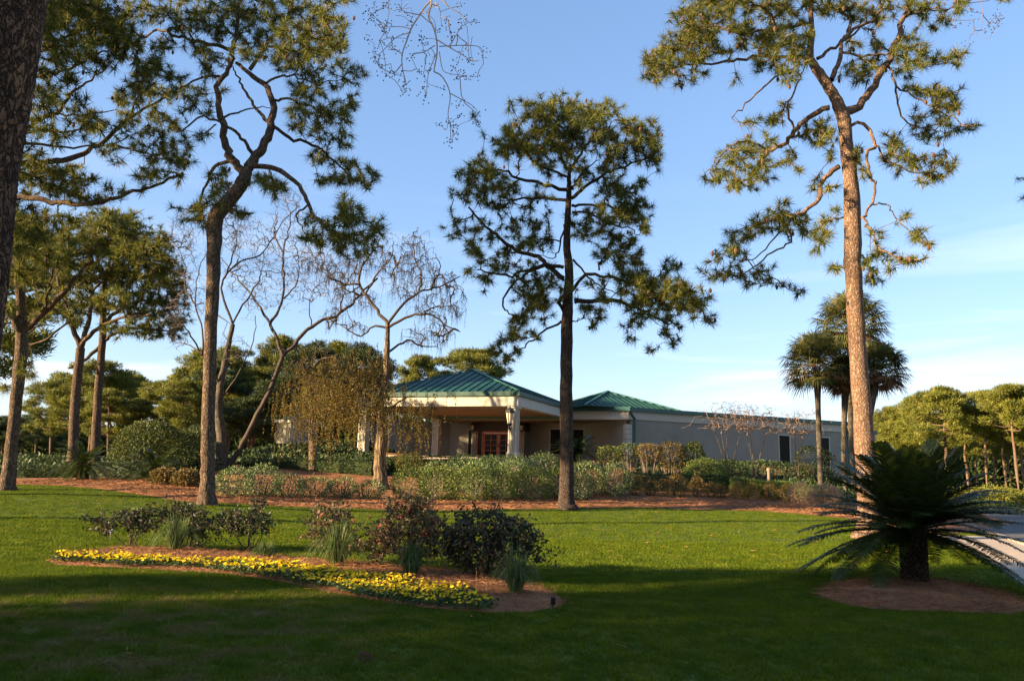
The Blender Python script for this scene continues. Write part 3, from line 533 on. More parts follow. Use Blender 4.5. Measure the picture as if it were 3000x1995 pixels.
willow('weeping tree with dense yellow-brown foliage, left of the ridged-trunk one', 41.0,
  [(918, 1400, 28), (915, 1300, 25), (912, 1200, 20), (905, 1100, 16)],
  [(12, [(668, 1000), (640, 940), (600, 920), (560, 960)]), (12, [(668, 1000), (720, 920), (780, 900), (820, 930)]), (9, [(668, 1080), (600, 1040), (560, 1080)]), (10, [(668, 1000), (690, 900), (710, 850)])],
  [(690,890,110,40),(620,950,80,40),(780,930,80,40)],
  [(690,930,120,60,110,2.2),(610,1020,80,60,80,2.4),(740,1030,110,70,110,2.2),(540,1100,50,50,34,2.4),(660,1120,100,60,80,2.0),(800,1120,80,60,60,1.8),(500,1180,50,40,18,1.6),(620,1220,90,40,30,1.2)], 63, 12, 1.4)
# chinaberry: trunk out of view beside the camera, two twigs with berries hang into the picture
cc_ = lambda x, y: (1000 + x / 3.136, y / 3.136)
def chinaberry():
    Y = 5.0; base = np.array([2.3, -2.2, gz(2.3, -2.2)])
    root = thing('berry_tree', 'leafless tree whose thin twigs with round berries hang in at the top', 'tree', base)
    mt = MB(); jt = np.array([2.1, -1.0, 4.0]); st = P(*cc_(822, -80), Y)
    s2 = P(2905, -60, Y + .5)
    mt.tube(crm([base - [0, 0, .2], base + [.05, .1, 1.2], [2.2, -1.6, 2.6], jt], 5), np.linspace(.17, .11, 16), 12, wob=.03)
    mt.build('trunk', M['bark_grey'], root, True)
    ml = MB(); up = st + np.array([.15, -.25, .9])
    ml.tube(crm([jt, [1.3, .8, 5.1], [.4, 2.8, 5.6], up, st], 6), np.linspace(.08, .012, 25), 8)
    up2 = s2 + np.array([.0, -.6, .7])
    ml.tube(crm([jt, [2.6, 1.0, 5.0], up2, s2], 6), np.linspace(.05, .005, 19), 8)
    ml.build('branches', M['twig_pale'], root, True)
    nodes = []; mb = MB()
    L_ = [(7, [(822, -80), (825, 40), (800, 155), (840, 240), (870, 340), (880, 480), (860, 600), (850, 660)]), (6, [(820, 10), (760, 80), (700, 170), (640, 270), (600, 380), (560, 500), (560, 620), (590, 750)]),
          (4, [(850, 660), (920, 700), (980, 800), (1000, 900), (980, 1050), (1000, 1150), (1005, 1290)]), (3, [(1000, 860), (1130, 930), (1200, 970), (1250, 1020)]), (4, [(880, 370), (980, 430), (1100, 500), (1200, 560), (1260, 560)]),
          (3, [(900, 430), (1100, 420), (1260, 430), (1300, 480)]), (3, [(825, 40), (900, 80), (920, 240)]), (4, [(850, -80), (980, 60), (1080, 120), (1150, 190)]), (3, [(640, 300), (500, 350), (350, 500), (300, 480)]), (3, [(640, 270), (560, 250), (440, 250), (380, 250)]),
          (3, [(560, -60), (550, 90)]), (3, [(480, -60), (400, 60), (300, 120), (250, 180)]), (3, [(860, 420), (760, 480), (650, 500)]), (3, [(880, 480), (800, 680), (780, 890)]), (3, [(900, 480), (930, 640), (1000, 680), (1150, 700)])]
    for w, pts in L_:
        o = R0.normal() * .25; n = len(pts)
        c = crm(np.array([P(*cc_(*p), Y + o * i / n) for i, p in enumerate(pts)]), 4); mb.tube(c, w / 2 / F * Y * 1.05 * np.linspace(1, .5, len(c)), 5); nodes += list(c)
    cl = [(240,95),(400,70),(430,30),(260,185),(320,170),(390,260),(420,210),(550,90),(640,210),(250,370),(350,410),(460,350),(300,500),(340,560),(350,620),(400,680),(470,680),(530,680),(640,520),(740,400),(730,350),(600,390),(590,790),(590,855),(745,810),
          (775,900),(720,680),(800,640),(930,820),(1010,340),(920,270),(1080,60),(1120,190),(1100,250),(1250,190),(1140,460),(1300,480),(1050,560),(1030,620),(1180,580),(1250,710),(1170,710),(1090,720),(1080,960),(1090,1080),(1240,1040),(1240,1130),(890,1140),(1050,1180),(1000,1130),(1010,1315),(990,185),
          (300,60),(480,460),(400,300),(1040,1250)]
    T = [P(*cc_(*p), Y + R0.normal() * .2) for p in cl]
    T += [P(*cc_(a, b), Y + R0.normal() * .2) for a, b in zip(R0.uniform(300, 1250, 50), R0.uniform(0, 700, 50))]
    tw = grow(nodes, [True] * len(nodes), T, step=.06, bend=.2, sag=.0, rtip=.0018, pw=.4)
    for p, r in tw: mb.tube(p, r, 4, cap=False)
    mb.build('twigs', [M['twig_pink'], M['twig_dark']], root) if False else None
    mb2 = MB()
    k2 = [(2868, -30), (2880, 40), (2872, 90)]; nod2 = [P(2905, -60, Y + .5)] + [P(a, b, Y + .5) for a, b in k2]
    mb2.tube(crm(nod2, 4), np.linspace(.004, .0016, 13), 4)
    T2 = [(2900,70),(2925,60),(2918,45),(2890,90),(2912,85),(2850,60),(2770,50),(2790,60),(2845,30),(2835,130),(2800,80),(2760,10),(2930,55)]
    T2 = [P(a, b, Y + .5 + R0.normal() * .1) for a, b in T2]
    for p, r in grow(nod2, [True] * 4, T2, step=.06, bend=.25, rtip=.0014): mb2.tube(p, r, 4, cap=False)
    oc = np.array([[1, 0, 0], [-1, 0, 0], [0, 1, 0], [0, -1, 0], [0, 0, 1], [0, 0, -1]], float); of = [[0, 2, 4], [2, 1, 4], [1, 3, 4], [3, 0, 4], [2, 0, 5], [1, 2, 5], [3, 1, 5], [0, 3, 5]]
    for t, mm in [(t, mb) for t in T[:len(cl)]] + [(t, mb2) for t in T2]:
        for _ in range(int(R0.integers(6, 12))): mm.tris(t + R0.normal(size=3) * .02 + oc * .0058, of, 1)
    mb.build('twigs', [M['twig_pink'], M['twig_dark']], root); mb2.build('twigs', [M['twig'], M['twig_dark']], root)
chinaberry()
# ------------------------------------------------------------------ ground materials
def in_poly(x, y, poly):
    x = np.asarray(x); y = np.asarray(y); c = np.zeros(x.shape, bool); n = len(poly)
    for i in range(n):
        x1, y1 = poly[i][:2]; x2, y2 = poly[i - 1][:2]
        cond = ((y1 > y) != (y2 > y)); t = (x2 - x1) * (y - y1) / ((y2 - y1) if y2 != y1 else 1e-9) + x1
        c ^= cond & (x < t)
    return c
def grassmat(name, blade):
    m, nt, out = newmat(name); L = nt.links.new
    g = N(nt, 'ShaderNodeNewGeometry')
    big = N(nt, 'ShaderNodeTexNoise', Scale=.35, Detail=4.0); mid = N(nt, 'ShaderNodeTexNoise', Scale=2.2, Detail=5.0); fine = N(nt, 'ShaderNodeTexNoise', Scale=26.0, Detail=3.0)
    mp = N(nt, 'ShaderNodeMapping'); mp.inputs['Scale'].default_value = (1, 1, 0); L(g.outputs['Position'], mp.inputs[0])
    for n in (big, mid, fine): L(mp.outputs[0], n.inputs['Vector'])
    a = ramp(nt, mid.outputs['Fac'], [(.25, (.046, .080, .004)), (.5, (.078, .108, .005)), (.75, (.118, .136, .008))])
    # worn straw patches on the near left lawn
    sep = N(nt, 'ShaderNodeSeparateXYZ'); L(g.outputs['Position'], sep.inputs[0])
    def rng(sock, lo, hi, a0, a1):
        r = N(nt, 'ShaderNodeMapRange'); L(sock, r.inputs[0]); r.interpolation_type = 'SMOOTHSTEP'
        for i, v in enumerate((lo, hi, a0, a1)): r.inputs[i + 1].default_value = v
        return r.outputs[0]
    def mul(a_, b_):
        q = N(nt, 'ShaderNodeMath', operation='MULTIPLY'); L(a_, q.inputs[0]); L(b_, q.inputs[1]); return q.outputs[0]
    w = mul(rng(sep.outputs[0], -.3, -2.6, 0, 1), rng(sep.outputs[1], 11.5, 8.6, 0, 1))
    w = mul(mul(w, rng(mid.outputs['Fac'], .44, .62, 0, 1)), rng(fine.outputs['Fac'], .35, .6, .25, 1))
    w2 = mul(rng(big.outputs['Fac'], .55, .75, 0, .5), rng(mid.outputs['Fac'], .5, .7, 0, 1))
    mxw = N(nt, 'ShaderNodeMath', operation='MAXIMUM'); L(w, mxw.inputs[0]); L(w2, mxw.inputs[1])
    mx = N(nt, 'ShaderNodeMixRGB'); L(mxw.outputs[0], mx.inputs[0]); L(a, mx.inputs[1]); mx.inputs[2].default_value = (.145, .105, .045, 1)
    hs = N(nt, 'ShaderNodeHueSaturation'); L(mx.outputs[0], hs.inputs['Color'])
    if blade:
        info = N(nt, 'ShaderNodeObjectInfo'); r1 = N(nt, 'ShaderNodeMath', operation='ADD')
        L(g.outputs['Random Per Island'], r1.inputs[0]); L(info.outputs['Random'], r1.inputs[1])
        L(rng(r1.outputs[0], 0, 2, .7, 1.55), hs.inputs['Value'])
    else: L(rng(fine.outputs['Fac'], .3, .7, .6, 1.25), hs.inputs['Value'])
    p = N(nt, 'ShaderNodeBsdfPrincipled', Roughness=.7); p.inputs['Specular IOR Level'].default_value = .12; L(hs.outputs[0], p.inputs['Base Color'])
    if blade:
        t = N(nt, 'ShaderNodeBsdfTranslucent'); L(hs.outputs[0], t.inputs['Color']); ms = N(nt, 'ShaderNodeMixShader'); ms.inputs[0].default_value = .35
        L(p.outputs[0], ms.inputs[1]); L(t.outputs[0], ms.inputs[2]); L(ms.outputs[0], out.inputs[0])
    else:
        b = N(nt, 'ShaderNodeBump', Strength=.8, Distance=.04); L(fine.outputs['Fac'], b.inputs['Height']); L(b.outputs[0], p.inputs['Normal']); L(p.outputs[0], out.inputs[0])
    return m
def strawmat(name, island=False):
    m, nt, out = newmat(name); L = nt.links.new
    g = N(nt, 'ShaderNodeNewGeometry')
    n1 = N(nt, 'ShaderNodeTexNoise', Scale=1.4, Detail=5.0); n2 = N(nt, 'ShaderNodeTexNoise', Scale=38.0, Detail=5.0)
    L(g.outputs['Position'], n1.inputs['Vector']); L(g.outputs['Position'], n2.inputs['Vector'])
    c = ramp(nt, g.outputs['Random Per Island'] if island else n2.outputs['Fac'], [(.2, (.10, .046, .022)), (.5, (.24, .106, .047)), (.8, (.38, .18, .085))])
    hs = N(nt, 'ShaderNodeHueSaturation'); L(c, hs.inputs['Color'])
    r = N(nt, 'ShaderNodeMapRange'); L(n1.outputs['Fac'], r.inputs[0]); r.inputs[1].default_value = .3; r.inputs[2].default_value = .7; r.inputs[3].default_value = .7; r.inputs[4].default_value = 1.3
    L(r.outputs[0], hs.inputs['Value'])
    p = N(nt, 'ShaderNodeBsdfPrincipled', Roughness=.85); p.inputs['Specular IOR Level'].default_value = .15; L(hs.outputs[0], p.inputs['Base Color'])
    if not island:
        b = N(nt, 'ShaderNodeBump', Strength=1.0, Distance=.05); L(n2.outputs['Fac'], b.inputs['Height']); L(b.outputs[0], p.inputs['Normal'])
    L(p.outputs[0], out.inputs[0]); return m
M['lawn'] = grassmat('lawn', False); M['blade'] = grassmat('grass_blade', True)
M['straw'] = strawmat('pine_straw'); M['straw_needle'] = strawmat('pine_straw_needle', True)
M['concrete'] = solid('concrete', (.38, .30, .235), .9, .12, 3, .3)
M['asphalt'] = solid('asphalt', (.085, .08, .078), .9, .25, 5, .6)
# ------------------------------------------------------------------ terrain
xs = np.unique(np.concatenate([np.linspace(-900, -40, 30), np.arange(-40, 40, .5), np.linspace(40, 900, 30)]))
ys = np.unique(np.concatenate([np.linspace(-300, -6, 20), np.arange(-6, 66, .5), np.linspace(66, 1500, 40)]))
X, Y_ = np.meshgrid(xs, ys); Z = H(X, Y_)
mb = MB(); nx = len(xs); i = np.arange(len(ys) - 1)[:, None] * nx + np.arange(nx - 1)[None]
mb.quads(np.stack([X, Y_, Z], -1).reshape(-1, 3), np.stack([i, i + 1, i + nx + 1, i + nx], -1).reshape(-1, 4))
tag(mb.build('lawn', M['lawn'], None, True), kind='structure')
def dens_poly(poly, d=.35, jit=.05):
    out = []
    for i in range(len(poly)):
        a = np.array(poly[i - 1][:2]); b = np.array(poly[i][:2]); k = max(1, int(np.linalg.norm(b - a) / d))
        for j in range(k): out.append(a + (b - a) * j / k + R0.normal(size=2) * jit)
    return out
def sheet(name, poly, mat, dz=.012, mound=0.0, g=.3, jit=.05, crown=.8):
    e = dens_poly(poly, g, jit); E = np.array(e)
    x0, y0 = E.min(0); x1, y1 = E.max(0)
    gx, gy = np.meshgrid(np.arange(x0, x1, g), np.arange(y0, y1, g)); q = np.c_[gx.ravel(), gy.ravel()] + R0.normal(size=(gx.size, 2)) * g * .12
    q = q[in_poly(q[:, 0], q[:, 1], e)]
    dd = np.sqrt(np.min(np.sum((q[:, None] - E[None]) ** 2, 2), 1)) if len(q) * len(E) < 3e7 else np.full(len(q), 1.0)
    q = q[dd > g * .4]; dq = dd[dd > g * .4]
    allp = [Vector(p) for p in e] + [Vector(p) for p in q]; n = len(e)
    r = geometry.delaunay_2d_cdt(allp, [(i, (i + 1) % n) for i in range(n)], [], 1, 1e-4)
    V = np.array([[v.x, v.y] for v in r[0]]); dist = np.zeros(len(V))
    orig = r[3]
    for k, o in enumerate(orig):
        if o and o[0] >= n: dist[k] = dq[o[0] - n]
    z = H(V[:, 0], V[:, 1]) + dz + mound * sm(dist / crown) + (R0.normal(size=len(V)) * .008 * (dist > 0) if mound else 0)
    mb = MB(); mb.tris(np.c_[V, z], [list(f) for f in r[2] if len(f) == 3]); 
    return tag(mb.build(name, mat, None, True), kind='structure'), e
gp = lambda pts: [tuple(G(a, b)[:2]) for a, b in pts]
front = [(-60, 1424), (60, 1421), (163, 1423), (325, 1436), (390, 1447), (488, 1460), (575, 1474), (643, 1474), (780, 1481), (914, 1488), (1080, 1492), (1253, 1496), (1450, 1493), (1647, 1491), (1849, 1486), (1988, 1491), (2107, 1494), (2230, 1498), (2344, 1506), (2446, 1516), (2560, 1530), (2660, 1545), (2743, 1566)]
fp = gp(front)
bed_poly = fp + [(15.2, 26.5), (21, 33), (26, 44), (30, 58), (30, 66), (-34, 66), (-30, 40), (-24, 31)]
_, main_e = sheet('mulch_bed', bed_poly, M['straw'], .012, .07, .5, .06)
isl = [(140,1643),(200,1622),(330,1608),(560,1608),(760,1625),(960,1645),(1150,1655),(1330,1672),(1500,1700),(1610,1730),(1655,1765),(1640,1785),(1560,1797),(1440,1800),(1300,1790),(1130,1767),(960,1738),(800,1703),(650,1682),(480,1672),(300,1664),(160,1657)]
isl_p = gp(isl); _, isl_e = sheet('mulch_bed', isl_p, M['straw'], .012, .06, .15, .02, .5)
cyb = [(2388,1736),(2450,1713),(2540,1703),(2650,1699),(2760,1703),(2880,1725),(2975,1752),(3040,1785),(2960,1800),(2800,1796),(2600,1790),(2500,1780),(2430,1762)]
cyb_p = gp(cyb); _, cyb_e = sheet('mulch_bed', cyb_p, M['straw'], .012, .10, .15, .02, .8)
# sidewalk, kerb and road run towards the clubhouse on the right
hd = np.array([math.sin(rad(22.5)), math.cos(rad(22.5))]); pn = np.array([hd[1], -hd[0]])
sw0 = G(2743, 1567)[:2]; sw1 = G(3000, 1717)[:2]
hd = unit(sw0 - sw1); pn = np.array([hd[1], -hd[0]])
a0 = sw0; near = sw0 - hd * 26
wsw = 1.75
sheet('sidewalk', [a0, near, near + pn * wsw, a0 + pn * wsw], M['concrete'], .03, 0, .6, 0)
def curb(off, w, h, L0, L1, name):
    mb = MB(); k = 60
    for i in range(k):
        s = sw0 - hd * 26 + hd * (L0 + (L1 - L0) * i / k); e = sw0 - hd * 26 + hd * (L0 + (L1 - L0) * (i + 1) / k - .012)
        pts = []
        for zz in (-.15, h):
            for q in (s + pn * off, s + pn * (off + w), e + pn * (off + w), e + pn * off): pts.append((q[0], q[1], gz(*q) + zz))
        mb.hexa(pts)
    return tag(mb.build(name, M['concrete']), kind='structure')
curb(wsw + .004, .16, .07, 0, 60, 'kerb')
curb(wsw + .16 + 6.2, .16, .09, 0, 60, 'kerb')
ra = sw0 - hd * 26 + pn * (wsw + .17); rb = sw0 + hd * 34 + pn * (wsw + .17)
def road():
    mb = MB(); k = 80; n = 8; V = []
    for i in range(k + 1):
        for j in range(n + 1):
            q = ra + (rb - ra) * i / k + pn * 6.18 * j / n; V.append((q[0], q[1], gz(*q) + .016))
    i = np.arange(k)[:, None] * (n + 1) + np.arange(n)[None]
    mb.quads(V, np.stack([i, i + 1, i + n + 2, i + n + 1], -1).reshape(-1, 4)[:, ::-1]); return mb.build('road', M['asphalt'])
tag(road(), kind='structure')
road_poly = [tuple(near), tuple(near + pn * 8.3), tuple(sw0 + hd * 34 + pn * 8.3), tuple(sw0 + hd * 34 + pn * (wsw)), tuple(sw0 + pn * wsw), tuple(sw0)]
# ------------------------------------------------------------------ grass blades (nobody could count it)
def tuft_mesh(name, nb, h, w, spread, mat, seed):
    rs = np.random.default_rng(seed); C = np.c_[rs.normal(size=(nb, 2)) * spread, np.zeros(nb) - .004]
    D = np.c_[rs.normal(size=(nb, 2)) * .45, np.ones(nb)]; L = h * rs.uniform(.5, 1.1, nb)
    D = unit(D); S = unit(np.cross(D, rs.normal(size=(nb, 3)))) * w; mid = C + D * L[:, None] * .55; tip = C + D * L[:, None]; tip[:, :2] += rs.normal(size=(nb, 2)) * h * .22
    V = np.stack([C - S, C + S, mid + S * .8, mid - S * .8, tip], 1).reshape(-1, 3); i = np.arange(nb)[:, None] * 5
    mb = MB(); mb.V.append(V); mb.Q.append(np.c_[i, i + 1, i + 2, i + 3, i * 0]); mb.T.append(np.c_[i + 3, i + 2, i + 4, i * 0]); mb.n = len(V)
    me_o = mb.build(name, mat); me = me_o.data; bpy.data.objects.remove(me_o); return me
def scatter(name, pts, scl, src_me, label, cat):
    me = bpy.data.meshes.new(name); me.vertices.add(len(pts)); me.vertices.foreach_set('co', pts.astype(np.float32).ravel())
    a = me.attributes.new('sc', 'FLOAT', 'POINT'); a.data.foreach_set('value', scl.astype(np.float32))
    b = me.attributes.new('rz', 'FLOAT', 'POINT'); b.data.foreach_set('value', R0.uniform(0, 6.28, len(pts)).astype(np.float32))
    o = bpy.data.objects.new(name, me); col.objects.link(o)
    src = bpy.data.objects.new(name + '_source', src_me); 
    ng = bpy.data.node_groups.new(name, 'GeometryNodeTree')
    ng.interface.new_socket('Geometry', in_out='INPUT', socket_type='NodeSocketGeometry'); ng.interface.new_socket('Geometry', in_out='OUTPUT', socket_type='NodeSocketGeometry')
    gi = ng.nodes.new('NodeGroupInput'); go = ng.nodes.new('NodeGroupOutput'); ip = ng.nodes.new('GeometryNodeInstanceOnPoints'); oi = ng.nodes.new('GeometryNodeObjectInfo')
    oi.inputs[0].default_value = src
    na = ng.nodes.new('GeometryNodeInputNamedAttribute'); na.data_type = 'FLOAT'; na.inputs[0].default_value = 'sc'
    nb = ng.nodes.new('GeometryNodeInputNamedAttribute'); nb.data_type = 'FLOAT'; nb.inputs[0].default_value = 'rz'
    cx = ng.nodes.new('ShaderNodeCombineXYZ'); L = ng.links.new
    L(nb.outputs[0], cx.inputs[2]); L(gi.outputs[0], ip.inputs['Points']); L(oi.outputs['Geometry'], ip.inputs['Instance']); L(na.outputs[0], ip.inputs['Scale']); L(cx.outputs[0], ip.inputs['Rotation'])
    L(ip.outputs[0], go.inputs[0]); md = o.modifiers.new('scatter', 'NODES'); md.node_group = ng
    return tag(o, label, cat, kind='stuff')
def lawn_pts(y0, y1, dens):
    out = []
    n = int((y1 - y0) * (y1 * 1.45 + 2) * dens); y = R0.uniform(y0, y1, n); x = R0.uniform(-1, 1, n) * (y1 * .72 + 1)
    k = np.abs(x) < y * .72 + .8; x = x[k]; y = y[k]
    for poly in (main_e, isl_e, cyb_e, road_poly):
        k = ~in_poly(x, y, poly); x = x[k]; y = y[k]
    return np.c_[x, y, H(x, y)]
gm = tuft_mesh('grass_tuft', 16, .055, .0026, .035, M['blade'], 3)
gm2 = tuft_mesh('grass_tuft_far', 14, .055, .006, .075, M['blade'], 4)
p = lawn_pts(4.5, 13, 420); s = R0.uniform(.6, 1.15, len(p))
scatter('grass', p, s, gm, 'short mown green grass covering the near lawn', 'grass')
p = np.vstack([lawn_pts(13, 20, 130), lawn_pts(20, 34, 55)]); s = R0.uniform(.6, 1.1, len(p))
scatter('grass', p, s, gm2, 'short mown grass on the lawn beyond the flower bed', 'grass')
# pine straw
def straw(poly, n, name, label, L=.16, W=.002):
    E = np.array(poly); q = R0.uniform(E.min(0), E.max(0), (n * 3, 2)); q = q[in_poly(q[:, 0], q[:, 1], poly)][:n]; q = q + R0.normal(size=q.shape) * .07
    ymax = q[:, 1] < 44; q = q[ymax]; dd = np.sqrt(np.min(np.sum((q[:, None] - E[None, ::2]) ** 2, 2), 1)) if len(q) * len(E) < 6e7 else np.ones(len(q))
    z = H(q[:, 0], q[:, 1]) + .02 + .06 * sm(dd / .8) + R0.uniform(0, .03, len(q))
    D = np.c_[R0.normal(size=(len(q), 2)), R0.normal(size=len(q)) * .22]; mb = MB(); blades(mb, np.c_[q, z], D, L * R0.uniform(.6, 1.4, len(q)), W)
    tag(mb.build(name, M['straw_needle']), label, 'pine straw', kind='stuff')
straw([tuple(a) for a in isl_e], 16000, 'pine_straw', 'brown pine straw over the flower island')
straw([tuple(a) for a in cyb_e], 12000, 'pine_straw', 'brown pine straw ring round the big cycad')
fr = [tuple(a) for a in dens_poly(fp + [(a + .3, b + 4.5) for a, b in fp[::-1]], .6, 0)]
straw(fr, 26000, 'pine_straw', 'reddish pine straw along the front of the shrub bed', .22, .006)
lt = lawn_pts(5, 30, 1.0)[:]; lt = lt[R0.permutation(len(lt))[:1500]]; mb = MB(); blades(mb, lt + [0, 0, .05], np.c_[R0.normal(size=(len(lt), 2)), R0.normal(size=len(lt)) * .15], R0.uniform(.06, .2, len(lt)), .004)
tag(mb.build('fallen_needles', M['straw_needle']), 'loose brown pine needles fallen on the lawn', 'pine needles', kind='stuff')
# ------------------------------------------------------------------ clubhouse
M['stucco'] = solid('tan_stucco', (.245, .222, .18), .9, .09, .8, .35, bsc=90)
M['cream'] = solid('cream_trim', (.43, .385, .31), .6, .04, 2, .05)
M['soffit'] = solid('soffit', (.34, .28, .20), .8, .04, 2)
M['green'] = solid('green_metal_roof', (.008, .048, .034), .5, .12, 1.2, 0, .0, .35)
M['green_dark'] = solid('dark_green_gutter', (.015, .075, .065), .4, .08, 3, 0, .0, .5)
M['ridge'] = solid('ridge_cap', (.03, .11, .085), .5, .08, 3)
M['wood'] = solid('mahogany', (.46, .12, .05), .45, .25, 9)
M['darkwood'] = solid('dark_fascia_wood', (.045, .028, .02), .5, .2, 6)
M['black'] = solid('black_iron', (.02, .018, .017), .5, .1, 6)
M['glass'] = solid('dark_glass', (.004, .004, .005), .15, .1, 2, spec=.06)
M['lamp_glass'] = solid('lantern_glass', (.75, .66, .45), .2, .05, 4)
M['bronze'] = solid('bollard_bronze', (.16, .12, .08), .5, .15, 6)
M['terracotta'] = solid('terracotta', (.45, .17, .08), .8, .15, 6)
OC = np.array([-2.57, 51.7]); E1 = np.array([math.sin(rad(111)), math.cos(rad(111))]); E2 = np.array([math.sin(rad(21)), math.cos(rad(21))])
ZF, ZE = 2.38, 6.1
def W2(u, v): q = OC + E1 * u + E2 * v; return (float(q[0]), float(q[1]))
def W3(u, v, z): q = W2(u, v); return (q[0], q[1], z)
def upix(px, v, z=4.0):
    us = np.linspace(-40, 40, 8001); q = OC[None] + E1[None] * us[:, None] + E2[None] * v
    # pixel x of the world point
    rel = np.c_[q - CAM[None, :2], np.full(len(us), z - 1.6)] @ MR
    x = 1500 + F * rel[:, 0] / -rel[:, 2]; return float(us[np.argmin(np.abs(x - px))])
club = thing('clubhouse', 'low tan clubhouse with green metal hip roofs and a columned entrance portico', 'building', (OC[0], OC[1], ZF))
HW, HD = 5.1, 5.2
def lbox(mb, u0, u1, v0, v1, z0, z1, m=0):
    mb.hexa([W3(u0, v0, z0), W3(u1, v0, z0), W3(u1, v1, z0), W3(u0, v1, z0), W3(u0, v0, z1), W3(u1, v0, z1), W3(u1, v1, z1), W3(u0, v1, z1)], m)
def hip(name, c, ax, hx, hy, zb, zt, sp, ridge=True, over=0.0, cu=2.0):
    """pyramid roof with standing seams; ax = local x direction"""
    ay = np.array([-ax[1], ax[0]]); c = np.array(c); ap = np.array([c[0], c[1], zt])
    cor = [c + ax * sx * hx + ay * sy * hy for sx, sy in ((-1, -1), (1, -1), (1, 1), (-1, 1))]
    mb = MB(); V = [(*q, zb) for q in cor] + [tuple(ap)] + [(*q, zb - .04) for q in cor]
    mb.tris(V, [[0, 1, 4], [1, 2, 4], [2, 3, 4], [3, 0, 4]]); mb.quads(V, [[5, 6, 1, 0], [6, 7, 2, 1], [7, 8, 3, 2], [8, 5, 0, 3], [8, 7, 6, 5]])
    roof = mb.build(name, M['green'], club); ms = MB()
    for k in range(4):
        a = cor[k]; b = cor[(k + 1) % 4]; L = np.linalg.norm(b - a); d = (b - a) / L; inn = np.array([-d[1], d[0]])
        n = int(L / sp)
        for i in range(1, n):
            s = L * i / n; w = hy if k % 2 == 0 else hx
            t = min(s, L - s) / (L / 2); st = np.array([*(a + d * s), zb + .03]); e = np.array([*(a + d * s + inn * w * t), zb + (zt - zb) * t + .03])
            ms.bar(st, e, .045, .06)
    ms_o = ms.build('standing_seam', M['green'], club); ms_o.parent = roof
    ms_o.data.transform(Matrix.Identity(4))
    mr = MB()
    for q in cor: mr.bar(np.array([*q, zb + .05]), ap + [0, 0, .06], .17, .06)
    r = mr.build('ridge_cap', M['ridge'], club); r.parent = roof
    return roof
hip('portico_roof', OC, E1, HW + .25, HD + .25, ZE + .02, 8.14, .52)
WD = unit(E1 + E2); WN = unit(E1 - E2)      # wing runs along WD, faces WN (towards camera, right)
D_ = OC + E1 * 9.19 + E2 * 5.56
Ncor = np.array([5.37, 52.9]); pc = Ncor + WD * 3.5 + unit(E2 - E1) * 3.5
hip('lobby_roof', pc, WD, 3.9, 3.6, ZE + .02, 7.55, .45)
# portico gutter, fascia, ceiling
mb = MB()
for (u0, u1, v0, v1) in ((-HW - .32, HW + .32, -HD - .32, -HD - .2), (HW + .2, HW + .32, -HD - .2, HD + .3), (-HW - .32, -HW - .2, -HD - .2, HD + .3)): lbox(mb, u0, u1, v0, v1, ZE - .24, ZE + .0)
mb.build('gutter', M['green_dark'] if False else M['green'], club)
mb = MB()
lbox(mb, -HW - .2, HW + .2, -HD - .2, -HD + .25, ZE - .82, ZE - .02); lbox(mb, HW - .25, HW + .2, -HD + .252, HD + .6, ZE - .82, ZE - .02); lbox(mb, -HW - .2, -HW + .25, -HD + .252, HD + .6, ZE - .82, ZE - .02)
mb.build('portico_beam', M['cream'], club)
mb = MB(); lbox(mb, -HW + .25, HW - .25, -HD + .25, HD + .6, ZE - .62, ZE - .56); lbox(mb, -5.6, 9.19, HD + .6, 9.2, ZE - .86, ZE - .80); mb.prism([W2(9.1, 5.7), W2(9.1, HD + .6), W2(5.7, 9.0), W2(9.0,9.0)], ZE - .88, ZE - .86); mb.build('ceiling', M['soffit'], club)
# front gutter + fascia of the lobby between portico and the wing corner
mb = MB(); lbox(mb, HW + .3, 9.3, HD + .2, HD + .46, ZE - .82, ZE - .26); mb.build('fascia', M['cream'], club)
mb = MB(); lbox(mb, HW + .33, 9.45, HD + .02, HD + .2, ZE - .26, ZE + .02); mb.build('gutter', M['green_dark'], club)
# flat roof deck
mb = MB(); mb.prism([W2(-9.1, 5.7), W2(9.1, 5.7), tuple(D_ + WD * 19.8 - WN * .1), tuple(D_ + WD * 19.8 - WN * 16), W2(-9, 22)], ZE - .3, ZE - .04); mb.build('roof_deck', M['green_dark'], club)
# columns, fluted
def column(u, v, z1):
    mb = MB(); s = .25; q = []
    prof = []
    for k in range(4):
        a = [(-s, -s), (s, -s), (s, s), (-s, s)][k]; b = [(-s, -s), (s, -s), (s, s), (-s, s)][(k + 1) % 4]
        a = np.array(a); b = np.array(b); d = (b - a) / (2 * s); inn = np.array([-d[1], d[0]])
        prof.append(a)
        for f0, f1 in ((.10, .22), (.30, .42), (.50, .62), (.70, .82)):
            f0 += .04; f1 += .04
            L = 2 * s
            prof += [a + d * L * f0, a + d * L * (f0 + .015) + inn * .03, a + d * L * (f1 - .015) + inn * .03, a + d * L * f1]
    poly = [W2(u + p[0], v + p[1]) for p in prof]
    mb.prism(poly, ZF + .3, z1 - .12)
    for zz0, zz1, e in ((ZF - .2, ZF + .22, .32), (ZF + .22, ZF + .3, .285), (z1 - .12, z1 - .002, .31)): lbox(mb, u - e, u + e, v - e, v + e, zz0, zz1)
    return mb.build('column', M['cream'], club)
for u, v in ((HW - .15, -HD + .15), (-HW + .15, -HD + .15), (-HW + .15, HD - .1), (HW - .15, HD - .1)): column(u, v, ZE - .82)
# floor slab
mb = MB(); lbox(mb, -HW - .2, HW + .4, -HD - .4, 9.1, ZF - 1.4, ZF - .02); mb.build('porch_floor', M['concrete'], club)
